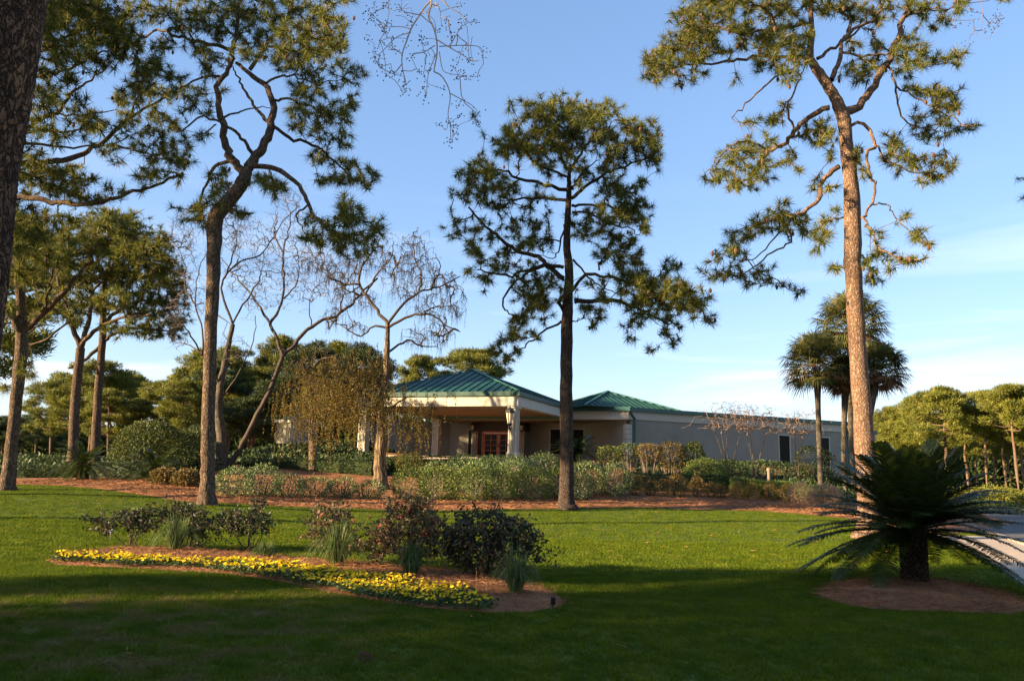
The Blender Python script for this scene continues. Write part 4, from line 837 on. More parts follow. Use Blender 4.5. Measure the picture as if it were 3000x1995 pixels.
# entrance wall with real openings built from pieces
VW = 9.1
def wall_u(name, spans, z0, z1, v=VW, th=.25):
    mb = MB()
    for (a, b, c, d) in spans: lbox(mb, a, b, v, v + th, c, d)
    return mb.build(name, M['stucco'], club)
e0, e1 = upix(1404, VW), upix(1552, VW); w0, w1 = upix(1370, VW), upix(1403, VW)
r0, r1 = upix(1610, VW), upix(1712, VW)
w1 = min(w1, e0 - .25)
zt = ZE - .86
wall_u('wall', [(-5.9, w0, ZF - .4, zt), (w0, w1, 4.75, zt), (w0, w1, ZF - .4, ZF + .15), (w1, e0, ZF - .4, zt), (e0, e1, 4.56, zt), (e0, e1, ZF - .4, ZF - .03), (e1, r0, ZF - .4, zt), (r0, r1, 4.85, zt), (r0, r1, ZF - .4, ZF + .5), (r1, 5.7, ZF - .4, zt)], 0, 0)
def window(u0, u1, z0, z1, v=VW, mull=1, name='window'):
    mb = MB(); t = .07
    for a, b, c, d in ((u0, u0 + t, z0, z1), (u1 - t, u1, z0, z1), (u0 + t, u1 - t, z0, z0 + t), (u0 + t, u1 - t, z1 - t, z1)): lbox(mb, a, b, v - .03, v + .1, c, d)
    for k in range(mull): uu = u0 + (u1 - u0) * (k + 1) / (mull + 1); lbox(mb, uu - .04, uu + .04, v - .02, v + .09, z0 + t, z1 - t)
    f = mb.build(name, M['cream'], club); mg = MB(); lbox(mg, u0 + t, u1 - t, v + .04, v + .05, z0 + t, z1 - t)
    g = mg.build('pane', M['glass'], club); g.parent = f; return f
window(w0, w1, ZF + .15, 4.75); window(r0, r1, ZF + .5, 4.85, mull=2)
# entrance: dark header, pilasters, sidelights and glazed doors
V0 = VW - 1.3
mb = MB(); lbox(mb, e0, e1, V0, VW, 4.55, zt); mb.build('entrance_header', M['darkwood'], club)
for ua_, ub_ in ((e0 - .02, e0 + .28), (e1 - .28, e1 + .02)):
    mb = MB(); lbox(mb, ua_, ub_, V0 + .002, VW - .002, ZF, 4.55); mb.build('pilaster', M['stucco'], club)
d0, d1, d2, d3 = e0 + .3, e0 + .85, e1 - .85, e1 - .3
mb = MB()
for a in (d0, d1 - .1, d2, d3 - .1): lbox(mb, a, a + .1, V0 + .05, V0 + .22, ZF, 4.55)
lbox(mb, d1, d2, V0 + .05, V0 + .22, 4.42, 4.55); lbox(mb, d0 + .1, d1 - .1, V0 + .06, V0 + .2, ZF, ZF + .35); lbox(mb, d2 + .1, d3 - .1, V0 + .06, V0 + .2, ZF, ZF + .35)
mb.build('door_frame', M['wood'], club)
for ua_, ub_ in ((d0 + .1, d1 - .1), (d2 + .1, d3 - .1)):
    mb = MB(); lbox(mb, ua_, ub_, V0 + .13, V0 + .14, ZF + .35, 4.5); mb.build('sidelight', M['glass'], club)
def door(ua, ub):
    mb = MB(); t = .13; zb, z1 = ZF + .02, 4.41
    for a, b, c, d in ((ua, ua + t, zb, z1), (ub - t, ub, zb, z1), (ua + t, ub - t, zb, zb + .3), (ua + t, ub - t, z1 - t, z1)): lbox(mb, a, b, V0 + .1, V0 + .17, c, d)
    lbox(mb, (ua + ub) / 2 - .02, (ua + ub) / 2 + .02, V0 + .105, V0 + .165, zb + .3, z1 - t)
    for k in range(1, 4): z = zb + .3 + (z1 - t - zb - .3) * k / 4; lbox(mb, ua + t, (ua + ub) / 2 - .02, V0 + .105, V0 + .165, z - .02, z + .02); lbox(mb, (ua + ub) / 2 + .02, ub - t, V0 + .105, V0 + .165, z - .02, z + .02)
    dr = mb.build('door', M['wood'], club); mg = MB(); lbox(mg, ua + t, ub - t, V0 + .13, V0 + .14, zb + .3, z1 - t); g = mg.build('pane', M['glass'], club); g.parent = dr
    mh = MB(); uh = ub - .07 if ub < (d1 + d2) / 2 + .05 else ua + .07; lbox(mh, uh - .015, uh + .015, V0 + .03, V0 + .1, ZF + .95, ZF + 1.25); g = mh.build('handle', M['bronze'], club); g.parent = dr
um = (d1 + d2) / 2; door(d1 + .01, um - .005); door(um + .005, d2 - .01)
# lanterns
def lantern(u, v, z, s=1.0):
    c = W3(u, v, z); mb = MB()
    mb.lathe(c, [(0.001, .62 * s), (.012 * s, .60 * s), (.02 * s, .50 * s), (.05 * s, .47 * s), (.12 * s, .43 * s), (.19 * s, .33 * s), (.205 * s, .27 * s), (.19 * s, .25 * s), (.02 * s, .25 * s)], 8)
    for k in range(6):
        a = k * math.pi / 3; mb.bar((c[0] + .17 * s * math.cos(a), c[1] + .17 * s * math.sin(a), c[2] + .26 * s), (c[0] + .09 * s * math.cos(a), c[1] + .09 * s * math.sin(a), c[2] - .18 * s), .02 * s, .02 * s)
    mb.lathe(c, [(.10 * s, -.17 * s), (.105 * s, -.20 * s), (.05 * s, -.25 * s), (.02 * s, -.33 * s), (.035 * s, -.36 * s), (.001, -.42 * s)], 8)
    ba = np.array(W3(u, v + .3, z)); cv = crm([np.array(c) - [0, 0, .22 * s], ba - [0, 0, .45 * s] - [E2[0] * .1, E2[1] * .1, 0], ba - [0, 0, .2 * s]], 5); mb.tube(cv, .016 * s, 6)
    o = mb.build('wall_lantern', M['black'], club); mg = MB(); mg.lathe(c, [(.08 * s, -.17 * s), (.155 * s, .25 * s)], 12); g = mg.build('lamp_glass', M['lamp_glass'], club); g.parent = o
lantern(HW - .15, -HD - .55, ZE - 1.6, 1.4); lantern(e0 + .1, V0 - .3, 4.75, .8); lantern(e1 - .1, V0 - .3, 4.75, .8)
# side walls of the recess and the wing
def wallseg(mb, a, b, z0, z1, th=.2):
    a = np.array(a); b = np.array(b); d = unit(b - a); n = np.array([-d[1], d[0]]) * th
    mb.hexa([(*a, z0), (*b, z0), (*(b + n), z0), (*(a + n), z0), (*a, z1), (*b, z1), (*(b + n), z1), (*(a + n), z1)])
mb = MB(); wallseg(mb, W2(5.72, VW), D_ + unit(E2 - E1) * .32, ZF - .5, zt); mb.build('wall', M['stucco'], club); mb = MB(); wallseg(mb, np.array(W2(-9.0, 5.8)), W2(-5.72, VW), ZF - .5, zt); mb.build('wall', M['stucco'], club)
def tw(px):   # distance along the wing wall for a picture x
    ts = np.linspace(0, 40, 4001); q = D_[None] + WD[None] * ts[:, None]; rel = np.c_[q, np.full(len(ts), 2.4)] @ MR
    return float(ts[np.argmin(np.abs(1500 + F * rel[:, 0] / -rel[:, 2] - px))])
t0, t1 = tw(2283), tw(2313); t2, t3 = tw(2404), tw(2429); LW = tw(2478)
def wp(t, off, z): q = D_ + WD * t + WN * off; return (q[0], q[1], z)
def wbox(mb, ta, tb, o0, o1, z0, z1): mb.hexa([wp(ta, o1, z0), wp(tb, o1, z0), wp(tb, o0, z0), wp(ta, o0, z0), wp(ta, o1, z1), wp(tb, o1, z1), wp(tb, o0, z1), wp(ta, o0, z1)])
zw0, zw1 = 2.62, 4.78
mb = MB()
for a, b, c, d in ((.3, t0, ZF - 1.4, ZE - .8), (t0, t1, ZF - 1.4, zw0), (t0, t1, zw1, ZE - .8), (t1, t2, ZF - 1.4, ZE - .8), (t2, t3, ZF - 1.4, zw0), (t2, t3, zw1, ZE - .8), (t3, LW, ZF - 1.4, ZE - .8)): wbox(mb, a, b, -.3, 0, c, d)
mb.build('wall', M['stucco'], club)
for a, b in ((t0, t1), (t2, t3)):
    mb = MB(); t = .1
    for p_, q_, c, d in ((a - t, a, zw0 - t, zw1 + t), (b, b + t, zw0 - t, zw1 + t), (a, b, zw0 - t, zw0), (a, b, zw1, zw1 + t)): wbox(mb, p_, q_, -.02, .03, c, d)
    f = mb.build('window', M['cream'], club); mg = MB(); wbox(mg, a, b, -.05, -.03, zw0, zw1); g = mg.build('pane', M['glass'], club); g.parent = f
mb = MB(); wbox(mb, -.2, LW + .1, -.2, .07, ZE - .798, ZE - .26)
mb.build('fascia', M['cream'], club)
mb = MB(); wbox(mb, -.25, LW + .35, -.1, .22, ZE - .26, ZE + .02); mb.build('gutter', M['green_dark'], club)
# quoin corner
mb = MB()
for k in range(10):
    z0 = ZF - .5 + k * .345
    if z0 + .33 > zt + .02: break
    c = D_ + WD * .12 - WN * .15; mb.box((c[0], c[1], z0 + .165), (.44, .40, .325), math.atan2(WD[1], WD[0]))
mb.build('quoin', M['cream'], club)
def downspout(t):
    mb = MB(); mb.tube(crm([wp(t, .14, ZE - .25), wp(t, .14, ZE - .42), wp(t + .28, .1, ZE - .75), wp(t + .3, .09, ZE - 1.0), wp(t + .3, .09, ZF - .4)], 5), .075, 8); mb.build('downspout', M['green_dark'], club, True)
downspout(.25); downspout(LW - .15)
# further rooms beyond the wing
mb = MB(); wbox(mb, LW + .01, LW + 4.4, -5, -1.2, ZF - 3, ZE - 1.2); mb.build('wall', M['stucco'], club); mb = MB(); wbox(mb, .5, LW, -9, -.31, ZF - 3, ZF - .82); mb.build('wall', M['stucco'], club)
mb = MB(); wbox(mb, LW + .2, LW + 4.6, -5.2, -.9, ZE - .75, ZE - .45); mb.build('roof', M['green_dark'], club)
mb = MB(); wbox(mb, LW + .25, LW + 4.5, -5.1, -1.0, ZE - 1.19, ZE - .752); mb.build('fascia', M['cream'], club)
mb = MB(); wbox(mb, LW + .9, LW + 1.25, -1.5, -1.15, ZF - 2, ZE - 1.2); mb.build('column', M['cream'], club)
# left wing (mirrored) and the low block far left
Dm = OC - E1 * 9.19 + E2 * 5.56; LD = unit(E2 - E1); LN = unit(-E1 - E2)
def lp(t, off, z): q = Dm + LD * t + LN * off; return (q[0], q[1], z)
def lwb(mb, ta, tb, o0, o1, z0, z1): mb.hexa([lp(ta, o0, z0), lp(tb, o0, z0), lp(tb, o1, z0), lp(ta, o1, z0), lp(ta, o0, z1), lp(tb, o0, z1), lp(tb, o1, z1), lp(ta, o1, z1)])
mb = MB(); lwb(mb, 0, 7, -.3, 0, ZF - 1, ZE - .8); mb.build('wall', M['stucco'], club)
mb = MB(); lwb(mb, -.1, 7, -.2, .07, ZE - .798, ZE - .26); mb.build('fascia', M['cream'], club)
mb = MB(); lwb(mb, -.2, 7.2, -.1, .22, ZE - .26, ZE + .02); mb.build('gutter', M['green_dark'], club)
for k in range(2):
    mb = MB(); a = 1.2 + k * 3.6; lwb(mb, a - .1, a + 1.0, .001, .05, 2.6, 4.9); f = mb.build('window', M['cream'], club); mg = MB(); lwb(mg, a, a + .9, .05, .055, 2.7, 4.8); g = mg.build('pane', M['glass'], club); g.parent = f
# low annex at far left with arched wall end
ann = thing('annex_building', 'small pale building with quoined corner glimpsed through the yellow weeping tree', 'building', tuple([*P(868, 1330, 56)[:2], 2.3]))
pa = P(845, 1330, 56)[:2]; pb = P(890, 1330, 57)[:2]; dd_ = unit(pb - pa); nn_ = np.array([-dd_[1], dd_[0]])
def an(t, o, z): q = pa + dd_ * t + nn_ * o; return (q[0], q[1], z)
def abox(mb, t0, t1, o0, o1, z0, z1): mb.hexa([an(t0, o0, z0), an(t1, o0, z0), an(t1, o1, z0), an(t0, o1, z0), an(t0, o0, z1), an(t1, o0, z1), an(t1, o1, z1), an(t0, o1, z1)])
mb = MB(); abox(mb, 0, 2.4, 0, 1.6, 1.5, 4.6); mb.build('wall', M['stucco'], ann)
mb = MB(); abox(mb, -.15, 2.55, -.15, 1.75, 4.6, 4.8); mb.build('fascia', M['cream'], ann)
mb = MB(); V = [an(-.2, -.2, 4.8), an(2.6, -.2, 4.8), an(2.6, 1.8, 4.8), an(-.2, 1.8, 4.8), an(1.2, .8, 5.3)]; mb.tris(V, [[0, 1, 4], [1, 2, 4], [2, 3, 4], [3, 0, 4]]); mb.build('roof', M['green'], ann)
mb = MB()
for k in range(8): abox(mb, -.03, .45, -.05, .4, 1.6 + k * .365, 1.6 + k * .365 + .34)
mb.build('quoin', M['cream'], ann)
# ------------------------------------------------------------------ background pines
def bpine(seed, h=15.0, cr=3.6, z0=.45, leaf='needle_far', nl=40, lab=('pine_tree', 'x', 'tree'), bark='bark_pine_red', flat=.42, dense=1.0):
    rs = np.random.default_rng(seed); root = thing(lab[0], lab[1], lab[2], (0, 0, 0))
    mt = MB(); lean = rs.normal(size=2) * .5; z = np.linspace(-.4, h * .93, 9)
    c = np.c_[lean[0] * (z / h) ** 1.5 + rs.normal(size=9) * .06, lean[1] * (z / h) ** 1.5 + rs.normal(size=9) * .06, z]
    c = crm(c, 3); r = .26 * (1 - np.linspace(0, 1, len(c)) * .8) * (1 + .4 * np.exp(-np.maximum(c[:, 2], 0) / .4)); mt.tube(c, r, 9, wob=.03); mt.build('trunk', M[bark], root, True)
    ml = MB(); mc = MB()
    for k in range(nl):
        s = z0 + (1 - z0) * (k + rs.random()) / nl; zz = h * s * .93; st = np.array([np.interp(zz, c[:, 2], c[:, i]) for i in range(3)])
        prof = math.sin(min(1, (s - z0) / (1 - z0) * .92 + .16) * math.pi) ** .6
        a = k * 2.4 + rs.normal() * .4; L = cr * prof * rs.uniform(.55, 1.05); e = st + np.array([math.cos(a) * L, math.sin(a) * L, L * rs.uniform(.15, .5)])
        m = (st + e) / 2 + np.array([0, 0, -.12 * L]) + rs.normal(size=3) * .15; p = crm([st, m, e], 4); ml.tube(p, np.linspace(.075, .025, len(p)) * (h / 15), 5, cap=False)
        for q in range(2 + int(rs.random() * 2)):
            o = e + rs.normal(size=3) * [.75, .75, .25] if q else e; b = p[5]; ml.tube([b, (b + o) / 2 + rs.normal(size=3) * .1, o], [.03, .022, .01], 4, cap=False)
            R = rs.uniform(.6, 1.1) * cr / 3.6; nn = int(330 * dense * R * R)
            d = unit(rs.normal(size=(nn, 3))); rr = rs.uniform(.35, 1, (nn, 1)) ** .6; C = o + d * rr * [R, R * rs.uniform(.7, 1.1), R * flat * rs.uniform(.8, 1.5)] + rs.normal(size=(nn, 3)) * .1
            blades(mc, C, d * [.6, .6, .5] + [0, 0, .45] + rs.normal(size=(nn, 3)) * .5, rs.uniform(.3, .55, nn), .042)
    ml.build('branches', M[bark], root, True); mc.build('crown', M[leaf], root); root['h'] = h; root['cr'] = cr
    return root
def place(proto, px, topy, wpx, Y, label, group, first, gzoff=0.0):
    t = P(px, topy, Y); g = gz(t[0], t[1]) + gzoff; h = t[2] - g; s = h / proto['h']; sx = (wpx / 2 / F * Y) / proto['cr']
    sx = min(max(sx, s * .5), s * 1.7)
    if first: r = proto; r.location = (t[0], t[1], g); r['label'] = label; r['group'] = group; r.scale = (sx, sx, s); r.rotation_euler = (0, 0, R0.uniform(0, 6)); return r
    return dup(proto, (t[0], t[1], g), R0.uniform(0, 6), (sx, sx, s), label, None, group)
LB = 'pines massed beyond the left beds'; MBK = 'pines behind the clubhouse'; RW = 'pines of the sunlit wood on the right'; FL = 'far dark pines at the left'
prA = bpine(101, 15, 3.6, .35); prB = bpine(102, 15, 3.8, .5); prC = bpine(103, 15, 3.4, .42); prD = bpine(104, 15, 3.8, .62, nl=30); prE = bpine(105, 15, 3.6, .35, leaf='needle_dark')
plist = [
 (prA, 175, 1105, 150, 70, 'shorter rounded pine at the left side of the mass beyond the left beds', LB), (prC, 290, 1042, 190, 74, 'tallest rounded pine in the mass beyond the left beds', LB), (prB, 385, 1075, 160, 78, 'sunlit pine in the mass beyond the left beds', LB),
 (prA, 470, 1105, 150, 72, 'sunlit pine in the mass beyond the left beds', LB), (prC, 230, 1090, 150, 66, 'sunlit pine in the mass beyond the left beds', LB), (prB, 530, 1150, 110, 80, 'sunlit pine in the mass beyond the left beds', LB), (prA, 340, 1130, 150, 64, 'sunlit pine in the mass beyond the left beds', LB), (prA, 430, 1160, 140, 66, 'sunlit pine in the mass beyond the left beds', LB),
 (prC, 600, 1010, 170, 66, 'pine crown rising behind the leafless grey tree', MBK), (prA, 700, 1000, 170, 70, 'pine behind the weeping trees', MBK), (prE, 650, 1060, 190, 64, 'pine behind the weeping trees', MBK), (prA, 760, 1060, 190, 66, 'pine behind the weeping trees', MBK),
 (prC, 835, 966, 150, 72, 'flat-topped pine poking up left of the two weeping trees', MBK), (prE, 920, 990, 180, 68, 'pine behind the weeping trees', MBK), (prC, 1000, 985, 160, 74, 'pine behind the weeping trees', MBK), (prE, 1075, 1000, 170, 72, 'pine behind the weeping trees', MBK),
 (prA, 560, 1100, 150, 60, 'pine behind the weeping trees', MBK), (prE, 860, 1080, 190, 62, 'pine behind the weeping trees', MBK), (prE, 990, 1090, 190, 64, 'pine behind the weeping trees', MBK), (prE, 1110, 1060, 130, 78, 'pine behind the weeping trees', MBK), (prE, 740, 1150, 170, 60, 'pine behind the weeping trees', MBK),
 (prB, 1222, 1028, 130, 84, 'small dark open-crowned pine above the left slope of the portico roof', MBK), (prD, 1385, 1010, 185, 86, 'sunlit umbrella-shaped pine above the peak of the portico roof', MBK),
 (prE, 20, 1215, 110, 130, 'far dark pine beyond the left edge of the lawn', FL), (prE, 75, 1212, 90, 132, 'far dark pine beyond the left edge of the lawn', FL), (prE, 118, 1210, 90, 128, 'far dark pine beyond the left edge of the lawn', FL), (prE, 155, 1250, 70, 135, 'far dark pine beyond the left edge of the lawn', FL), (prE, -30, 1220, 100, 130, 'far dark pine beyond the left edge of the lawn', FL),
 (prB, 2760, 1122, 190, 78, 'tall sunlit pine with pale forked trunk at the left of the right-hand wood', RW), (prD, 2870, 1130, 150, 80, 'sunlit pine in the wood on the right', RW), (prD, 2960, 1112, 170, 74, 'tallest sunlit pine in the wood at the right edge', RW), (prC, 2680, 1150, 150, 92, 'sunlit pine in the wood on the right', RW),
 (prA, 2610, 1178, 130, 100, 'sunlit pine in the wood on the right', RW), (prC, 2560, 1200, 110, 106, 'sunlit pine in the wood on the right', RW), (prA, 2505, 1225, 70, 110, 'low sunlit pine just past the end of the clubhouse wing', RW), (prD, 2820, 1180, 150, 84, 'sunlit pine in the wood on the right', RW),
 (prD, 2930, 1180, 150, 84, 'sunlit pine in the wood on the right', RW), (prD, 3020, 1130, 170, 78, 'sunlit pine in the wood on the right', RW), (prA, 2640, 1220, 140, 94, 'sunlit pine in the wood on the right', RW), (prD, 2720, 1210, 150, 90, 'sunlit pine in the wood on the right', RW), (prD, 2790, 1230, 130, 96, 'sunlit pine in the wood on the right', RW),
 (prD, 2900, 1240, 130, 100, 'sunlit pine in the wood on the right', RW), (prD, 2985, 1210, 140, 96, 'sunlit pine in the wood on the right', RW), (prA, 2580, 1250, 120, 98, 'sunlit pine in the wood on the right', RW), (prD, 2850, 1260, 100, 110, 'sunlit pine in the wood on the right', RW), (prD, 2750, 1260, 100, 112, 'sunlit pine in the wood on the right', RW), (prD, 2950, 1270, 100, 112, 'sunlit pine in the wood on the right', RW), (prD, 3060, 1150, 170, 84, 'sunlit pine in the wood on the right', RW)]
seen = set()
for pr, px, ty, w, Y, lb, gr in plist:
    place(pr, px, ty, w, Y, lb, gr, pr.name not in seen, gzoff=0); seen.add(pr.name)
# far woodland that reads as one mass
def wood(name, label, x0, x1, Y, hpx, seed):
    rs = np.random.default_rng(seed); mb = MB(); n = 260
    for k in range(n):
        px = rs.uniform(x0, x1); hor = 1340 + px * .027; h = hpx * rs.uniform(.55, 1.0) ; p = P(px, hor, Y + rs.uniform(-6, 6)); zt = h / F * Y
        for q in range(3):
            R = rs.uniform(1.6, 2.8); o = np.array([p[0], p[1], 1.5 + zt * rs.uniform(.1, .95)]); d = unit(rs.normal(size=(60, 3)))
            blades(mb, o + d * R * rs.uniform(.5, 1, (60, 1)), d + [0, 0, .5], rs.uniform(.7, 1.5, 60), .25)
        if rs.random() < .7: mb.tube([[p[0], p[1], -1], [p[0] + rs.normal() * .3, p[1], 1.5 + zt * .8]], [.25, .14], 5, 1)
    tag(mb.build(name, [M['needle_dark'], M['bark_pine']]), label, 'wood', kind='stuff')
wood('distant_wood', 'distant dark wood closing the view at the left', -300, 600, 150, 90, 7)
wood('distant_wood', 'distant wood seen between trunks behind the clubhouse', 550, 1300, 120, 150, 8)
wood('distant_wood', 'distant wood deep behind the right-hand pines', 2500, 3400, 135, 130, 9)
def undergrowth(px0, px1, y0, y1, Y, n, seed, label, leaf='bush_green'):
    rs = np.random.default_rng(seed); mb = MB()
    for _ in range(n):
        px = rs.uniform(px0, px1); Yk = Y + rs.uniform(-5, 5); t = P(px, rs.uniform(y0, y1), Yk); g = gz(t[0], t[1]); h = max(.4, t[2] - g); R = h * .6
        d = unit(rs.normal(size=(420, 3))); C = np.array([t[0], t[1], g + h * .5]) + d * rs.uniform(.4, 1, (420, 1)) * [R * 1.2, R * 1.2, h * .5]
        leaves(mb, C, d + rs.normal(size=(420, 3)) * .5, .2, .05)
    tag(mb.build('undergrowth', M[leaf]), label, 'undergrowth', kind='stuff')
undergrowth(2740, 3150, 1415, 1465, 64, 60, 3, 'yellow-green scrub under the pines on the right', 'needle_far')
undergrowth(2560, 2860, 1440, 1490, 52, 26, 4, 'dark scrub behind the big cycad', 'hedge_dark')
undergrowth(-60, 200, 1330, 1360, 60, 30, 5, 'dark scrub under the far pines at the left', 'hedge_dark')
undergrowth(540, 1150, 1310, 1360, 56, 50, 6, 'green scrub behind the weeping trees', 'hedge_dark')
# ------------------------------------------------------------------ palms
def fan_palm(label, px, cy, Y, hw, trunk_x=None, seed=1, tw=15, dead=.35):
    rs = np.random.default_rng(seed); c = P(px, cy, Y); bx = P(trunk_x or px, 1400, Y); g = gz(bx[0], bx[1]); root = thing('cabbage_palm', label, 'palm tree', (bx[0], bx[1], g), 'palms behind the right pine')
    mt = MB(); pts = crm([[bx[0], bx[1], g - .2], [bx[0], bx[1], (g + c[2]) / 2 - .5], [c[0], c[1], c[2] - .2]], 8); r = np.full(len(pts), tw / 2 / F * Y); n = len(r); r[-5:] *= np.linspace(1.1, 1.6, 5); mt.tube(pts, r, 12, wob=.04); mt.build('trunk', M['bark_grey'], root, True)
    R = hw / F * Y; mg = MB(); md = MB(); ms = MB()
    N_ = 62
    for k in range(N_):
        el = math.asin(max(-.85, min(.98, 1 - 1.75 * (k + .5) / N_))); a = k * 2.4 + rs.normal() * .2
        d = np.array([math.cos(a) * math.cos(el), math.sin(a) * math.cos(el), math.sin(el)]); L = R * rs.uniform(.5, .62); e = c + d * L + [0, 0, -.1 * L]
        m = md if (el < -.15 and rs.random() < dead * 1.6) else mg; ms.tube(crm([c, c + d * L * .5 + [0, 0, .06 * L], e], 3), [.03, .028, .025, .022, .02, .018, .016], 4, cap=False)
        side = unit(np.cross(d, [0, 0, 1.0] if abs(d[2]) < .95 else [1.0, 0, 0])); up = np.cross(side, d)
        nf = 30; an = np.linspace(-1.9, 1.9, nf); D = np.cos(an)[:, None] * d + np.sin(an)[:, None] * side + up * (.25 - .3 * np.abs(an)[:, None] / 2)
        Lf = R * .55 * (1 - .22 * np.abs(an) / 1.9) * rs.uniform(.85, 1.1, nf)
        mid = e + D * Lf[:, None] * .6; tip = e + D * Lf[:, None]; tip[:, 2] -= Lf * rs.uniform(.15, .45, nf); S = unit(np.cross(D, up)) * .034
        V = np.stack([e + 0 * D, mid - S, mid + S, tip], 1).reshape(-1, 3); i = np.arange(nf)[:, None] * 4; m.tris(V, np.vstack([np.c_[i, i + 1, i + 2], np.c_[i + 2, i + 1, i + 3]]))
    ms.build('petioles', M['palm'], root); mg.build('crown', M['palm'], root)
    if md.n: md.build('dead_fronds', M['palm_dead'], root)
fan_palm('palm with slim bare trunk standing left of the sunlit pine trunk', 2392, 1062, 42, 112, 2404, 1)
fan_palm('tallest palm, its crown behind the sunlit pine trunk', 2490, 945, 45, 118, 2500, 2, dead=.15)
fan_palm('palm with brown hanging fronds right of the sunlit pine trunk', 2568, 1078, 41, 100, 2545, 3, dead=.5)
fan_palm('palm crown with rusty fronds between the slim palm and the sunlit pine', 2478, 1100, 43, 75, 2476, 4, dead=.7)
# ------------------------------------------------------------------ cycads
def cycad(label, base, th, tr, R, nf, seed, leaf='cycad', parts=True, zmin=-.45, group=None, nlf=64, lw=.0065, elmax=86, ex=.95, blo=.28, bhi=.55, lfl=.19):
    rs = np.random.default_rng(seed); root = thing('cycad', label, 'cycad', tuple(base), group); b = np.array(base)
    mt = MB(); z = np.linspace(-.1, th, 14); mt.tube(np.c_[b[0] + 0 * z, b[1] + 0 * z, b[2] + z], tr * (1.12 - .12 * z / th + .25 * np.exp(-np.maximum(z, 0) / .12)), 16, wob=.03)
    for k in range(int(420 * min(1, tr / .2))):
        a = k * 2.39996; zz = th * (k + .5) / (420 * min(1, tr / .2)); p = b + [math.cos(a) * tr * .98, math.sin(a) * tr * .98, zz]; d = np.array([math.cos(a) * .8, math.sin(a) * .8, .75]); d /= np.linalg.norm(d)
        mt.tube([p, p + d * .035, p + d * .06], [.02, .017, .006], 4)
    mt.build('trunk', M['cycad_trunk'], root); c = b + [0, 0, th]; mbs = MB()
    for k in range(nf):
        s = (k + .5) / nf; el = rad(elmax) * (1 - s) ** ex + rad(zmin * 60) * s; a = k * 2.39996 + rs.normal() * .12; el = max(el, rad(28)) if (math.sin(a) < -.72 and abs(c[0]) < 12 and parts) else el; L = R * rs.uniform(.9, 1.08) * (1.0 - .12 * (1 - s))
        d = np.array([math.cos(a) * math.cos(el), math.sin(a) * math.cos(el), math.sin(el)]); h = np.array([math.cos(a), math.sin(a), 0.]); t = np.linspace(0, 1, 13)
        bend = rs.uniform(blo, bhi) * (.35 + .65 * math.cos(el)); pt = c + d * (t * L)[:, None] + np.array([0, 0, -1.]) * (bend * L * t ** 2.2)[:, None] + h * (.10 * L * math.sin(max(el, 0)) * t ** 2)[:, None]
        side = np.cross(h, [0, 0, 1.0]); tan = unit(np.gradient(pt, axis=0)); nrm = unit(np.cross(side, tan)); mb = MB() if parts else mbs
        mb.tube(pt, np.linspace(.010, .003, 13), 4, cap=False)
        n = nlf; u = np.linspace(.10, .995, n); B = np.stack([np.interp(u, t, pt[:, i]) for i in range(3)], 1); T_ = unit(np.stack([np.interp(u, t, tan[:, i]) for i in range(3)], 1)); N_ = unit(np.stack([np.interp(u, t, nrm[:, i]) for i in range(3)], 1))
        ll = lfl * R / 1.6 * np.minimum(1, np.minimum((u - .02) * 5.5, (1.12 - u) * 3.2))
        for sg in (-1, 1):
            D = unit(side * sg * .9 + T_ * .5 + N_ * .14 + rs.normal(size=(n, 3)) * .05); tip = B + D * ll[:, None]; tip -= N_ * (ll * .18)[:, None]; S = T_ * lw; mid = B + D * (ll * .5)[:, None]
            V = np.stack([B - S * .8, B + S * .8, mid + S, mid - S, tip], 1).reshape(-1, 3); i = np.arange(n)[:, None] * 5; k0 = mb.n
            mb.quads(V, np.c_[i, i + 1, i + 2, i + 3]); mb.T.append(np.c_[i + k0 + 3, i + k0 + 2, i + k0 + 4, i * 0])
        if parts: mb.build('frond', M[leaf], root)
    if not parts: mbs.build('crown', M[leaf], root)
    return root
cb0 = G(2682, 1722)
cycad('big dark cycad with a stout trunk in a round straw bed at the right', cb0, .84, .165, 1.76, 99, 9, lw=.010, nlf=88, zmin=-.2, elmax=86, ex=1.25, blo=.16, bhi=.42, lfl=.245)
cycad('smaller cycad at the far left edge of the beds, below the twin pines', (*P(242, 1400, 33)[:2], gz(*P(242, 1400, 33)[:2])), .75, .2, 1.75, 46, 10, parts=False, lw=.015, nlf=36, elmax=62)
cycad('dark cycad in front of the round holly, left of the bent pine', (*P(450, 1400, 33)[:2], gz(*P(450, 1400, 33)[:2])), .55, .2, 1.6, 46, 12, parts=False, lw=.015, nlf=36, elmax=62)
pb_ = P(1690, 1355, 47); cycad('cycad beside the portico behind the central pine trunk', (pb_[0], pb_[1], gz(pb_[0], pb_[1]) + .45), .5, .2, 1.9, 50, 13, parts=False, lw=.018, nlf=36, zmin=-.3, elmax=60)
pt_ = P(1632, 1350, 46.3); r_ = thing('flower_pot', 'terracotta pot beside the portico, left of the central pine trunk', 'pot', (pt_[0], pt_[1], gz(pt_[0], pt_[1]))); mb = MB(); mb.lathe((pt_[0], pt_[1], gz(pt_[0], pt_[1])), [(.01, 0), (.2, 0), (.3, .5), (.34, .5), (.35, .6), (.3, .6), (.27, .55), (.01, .5)], 18); mb.build('pot', M['terracotta'], r_, True)
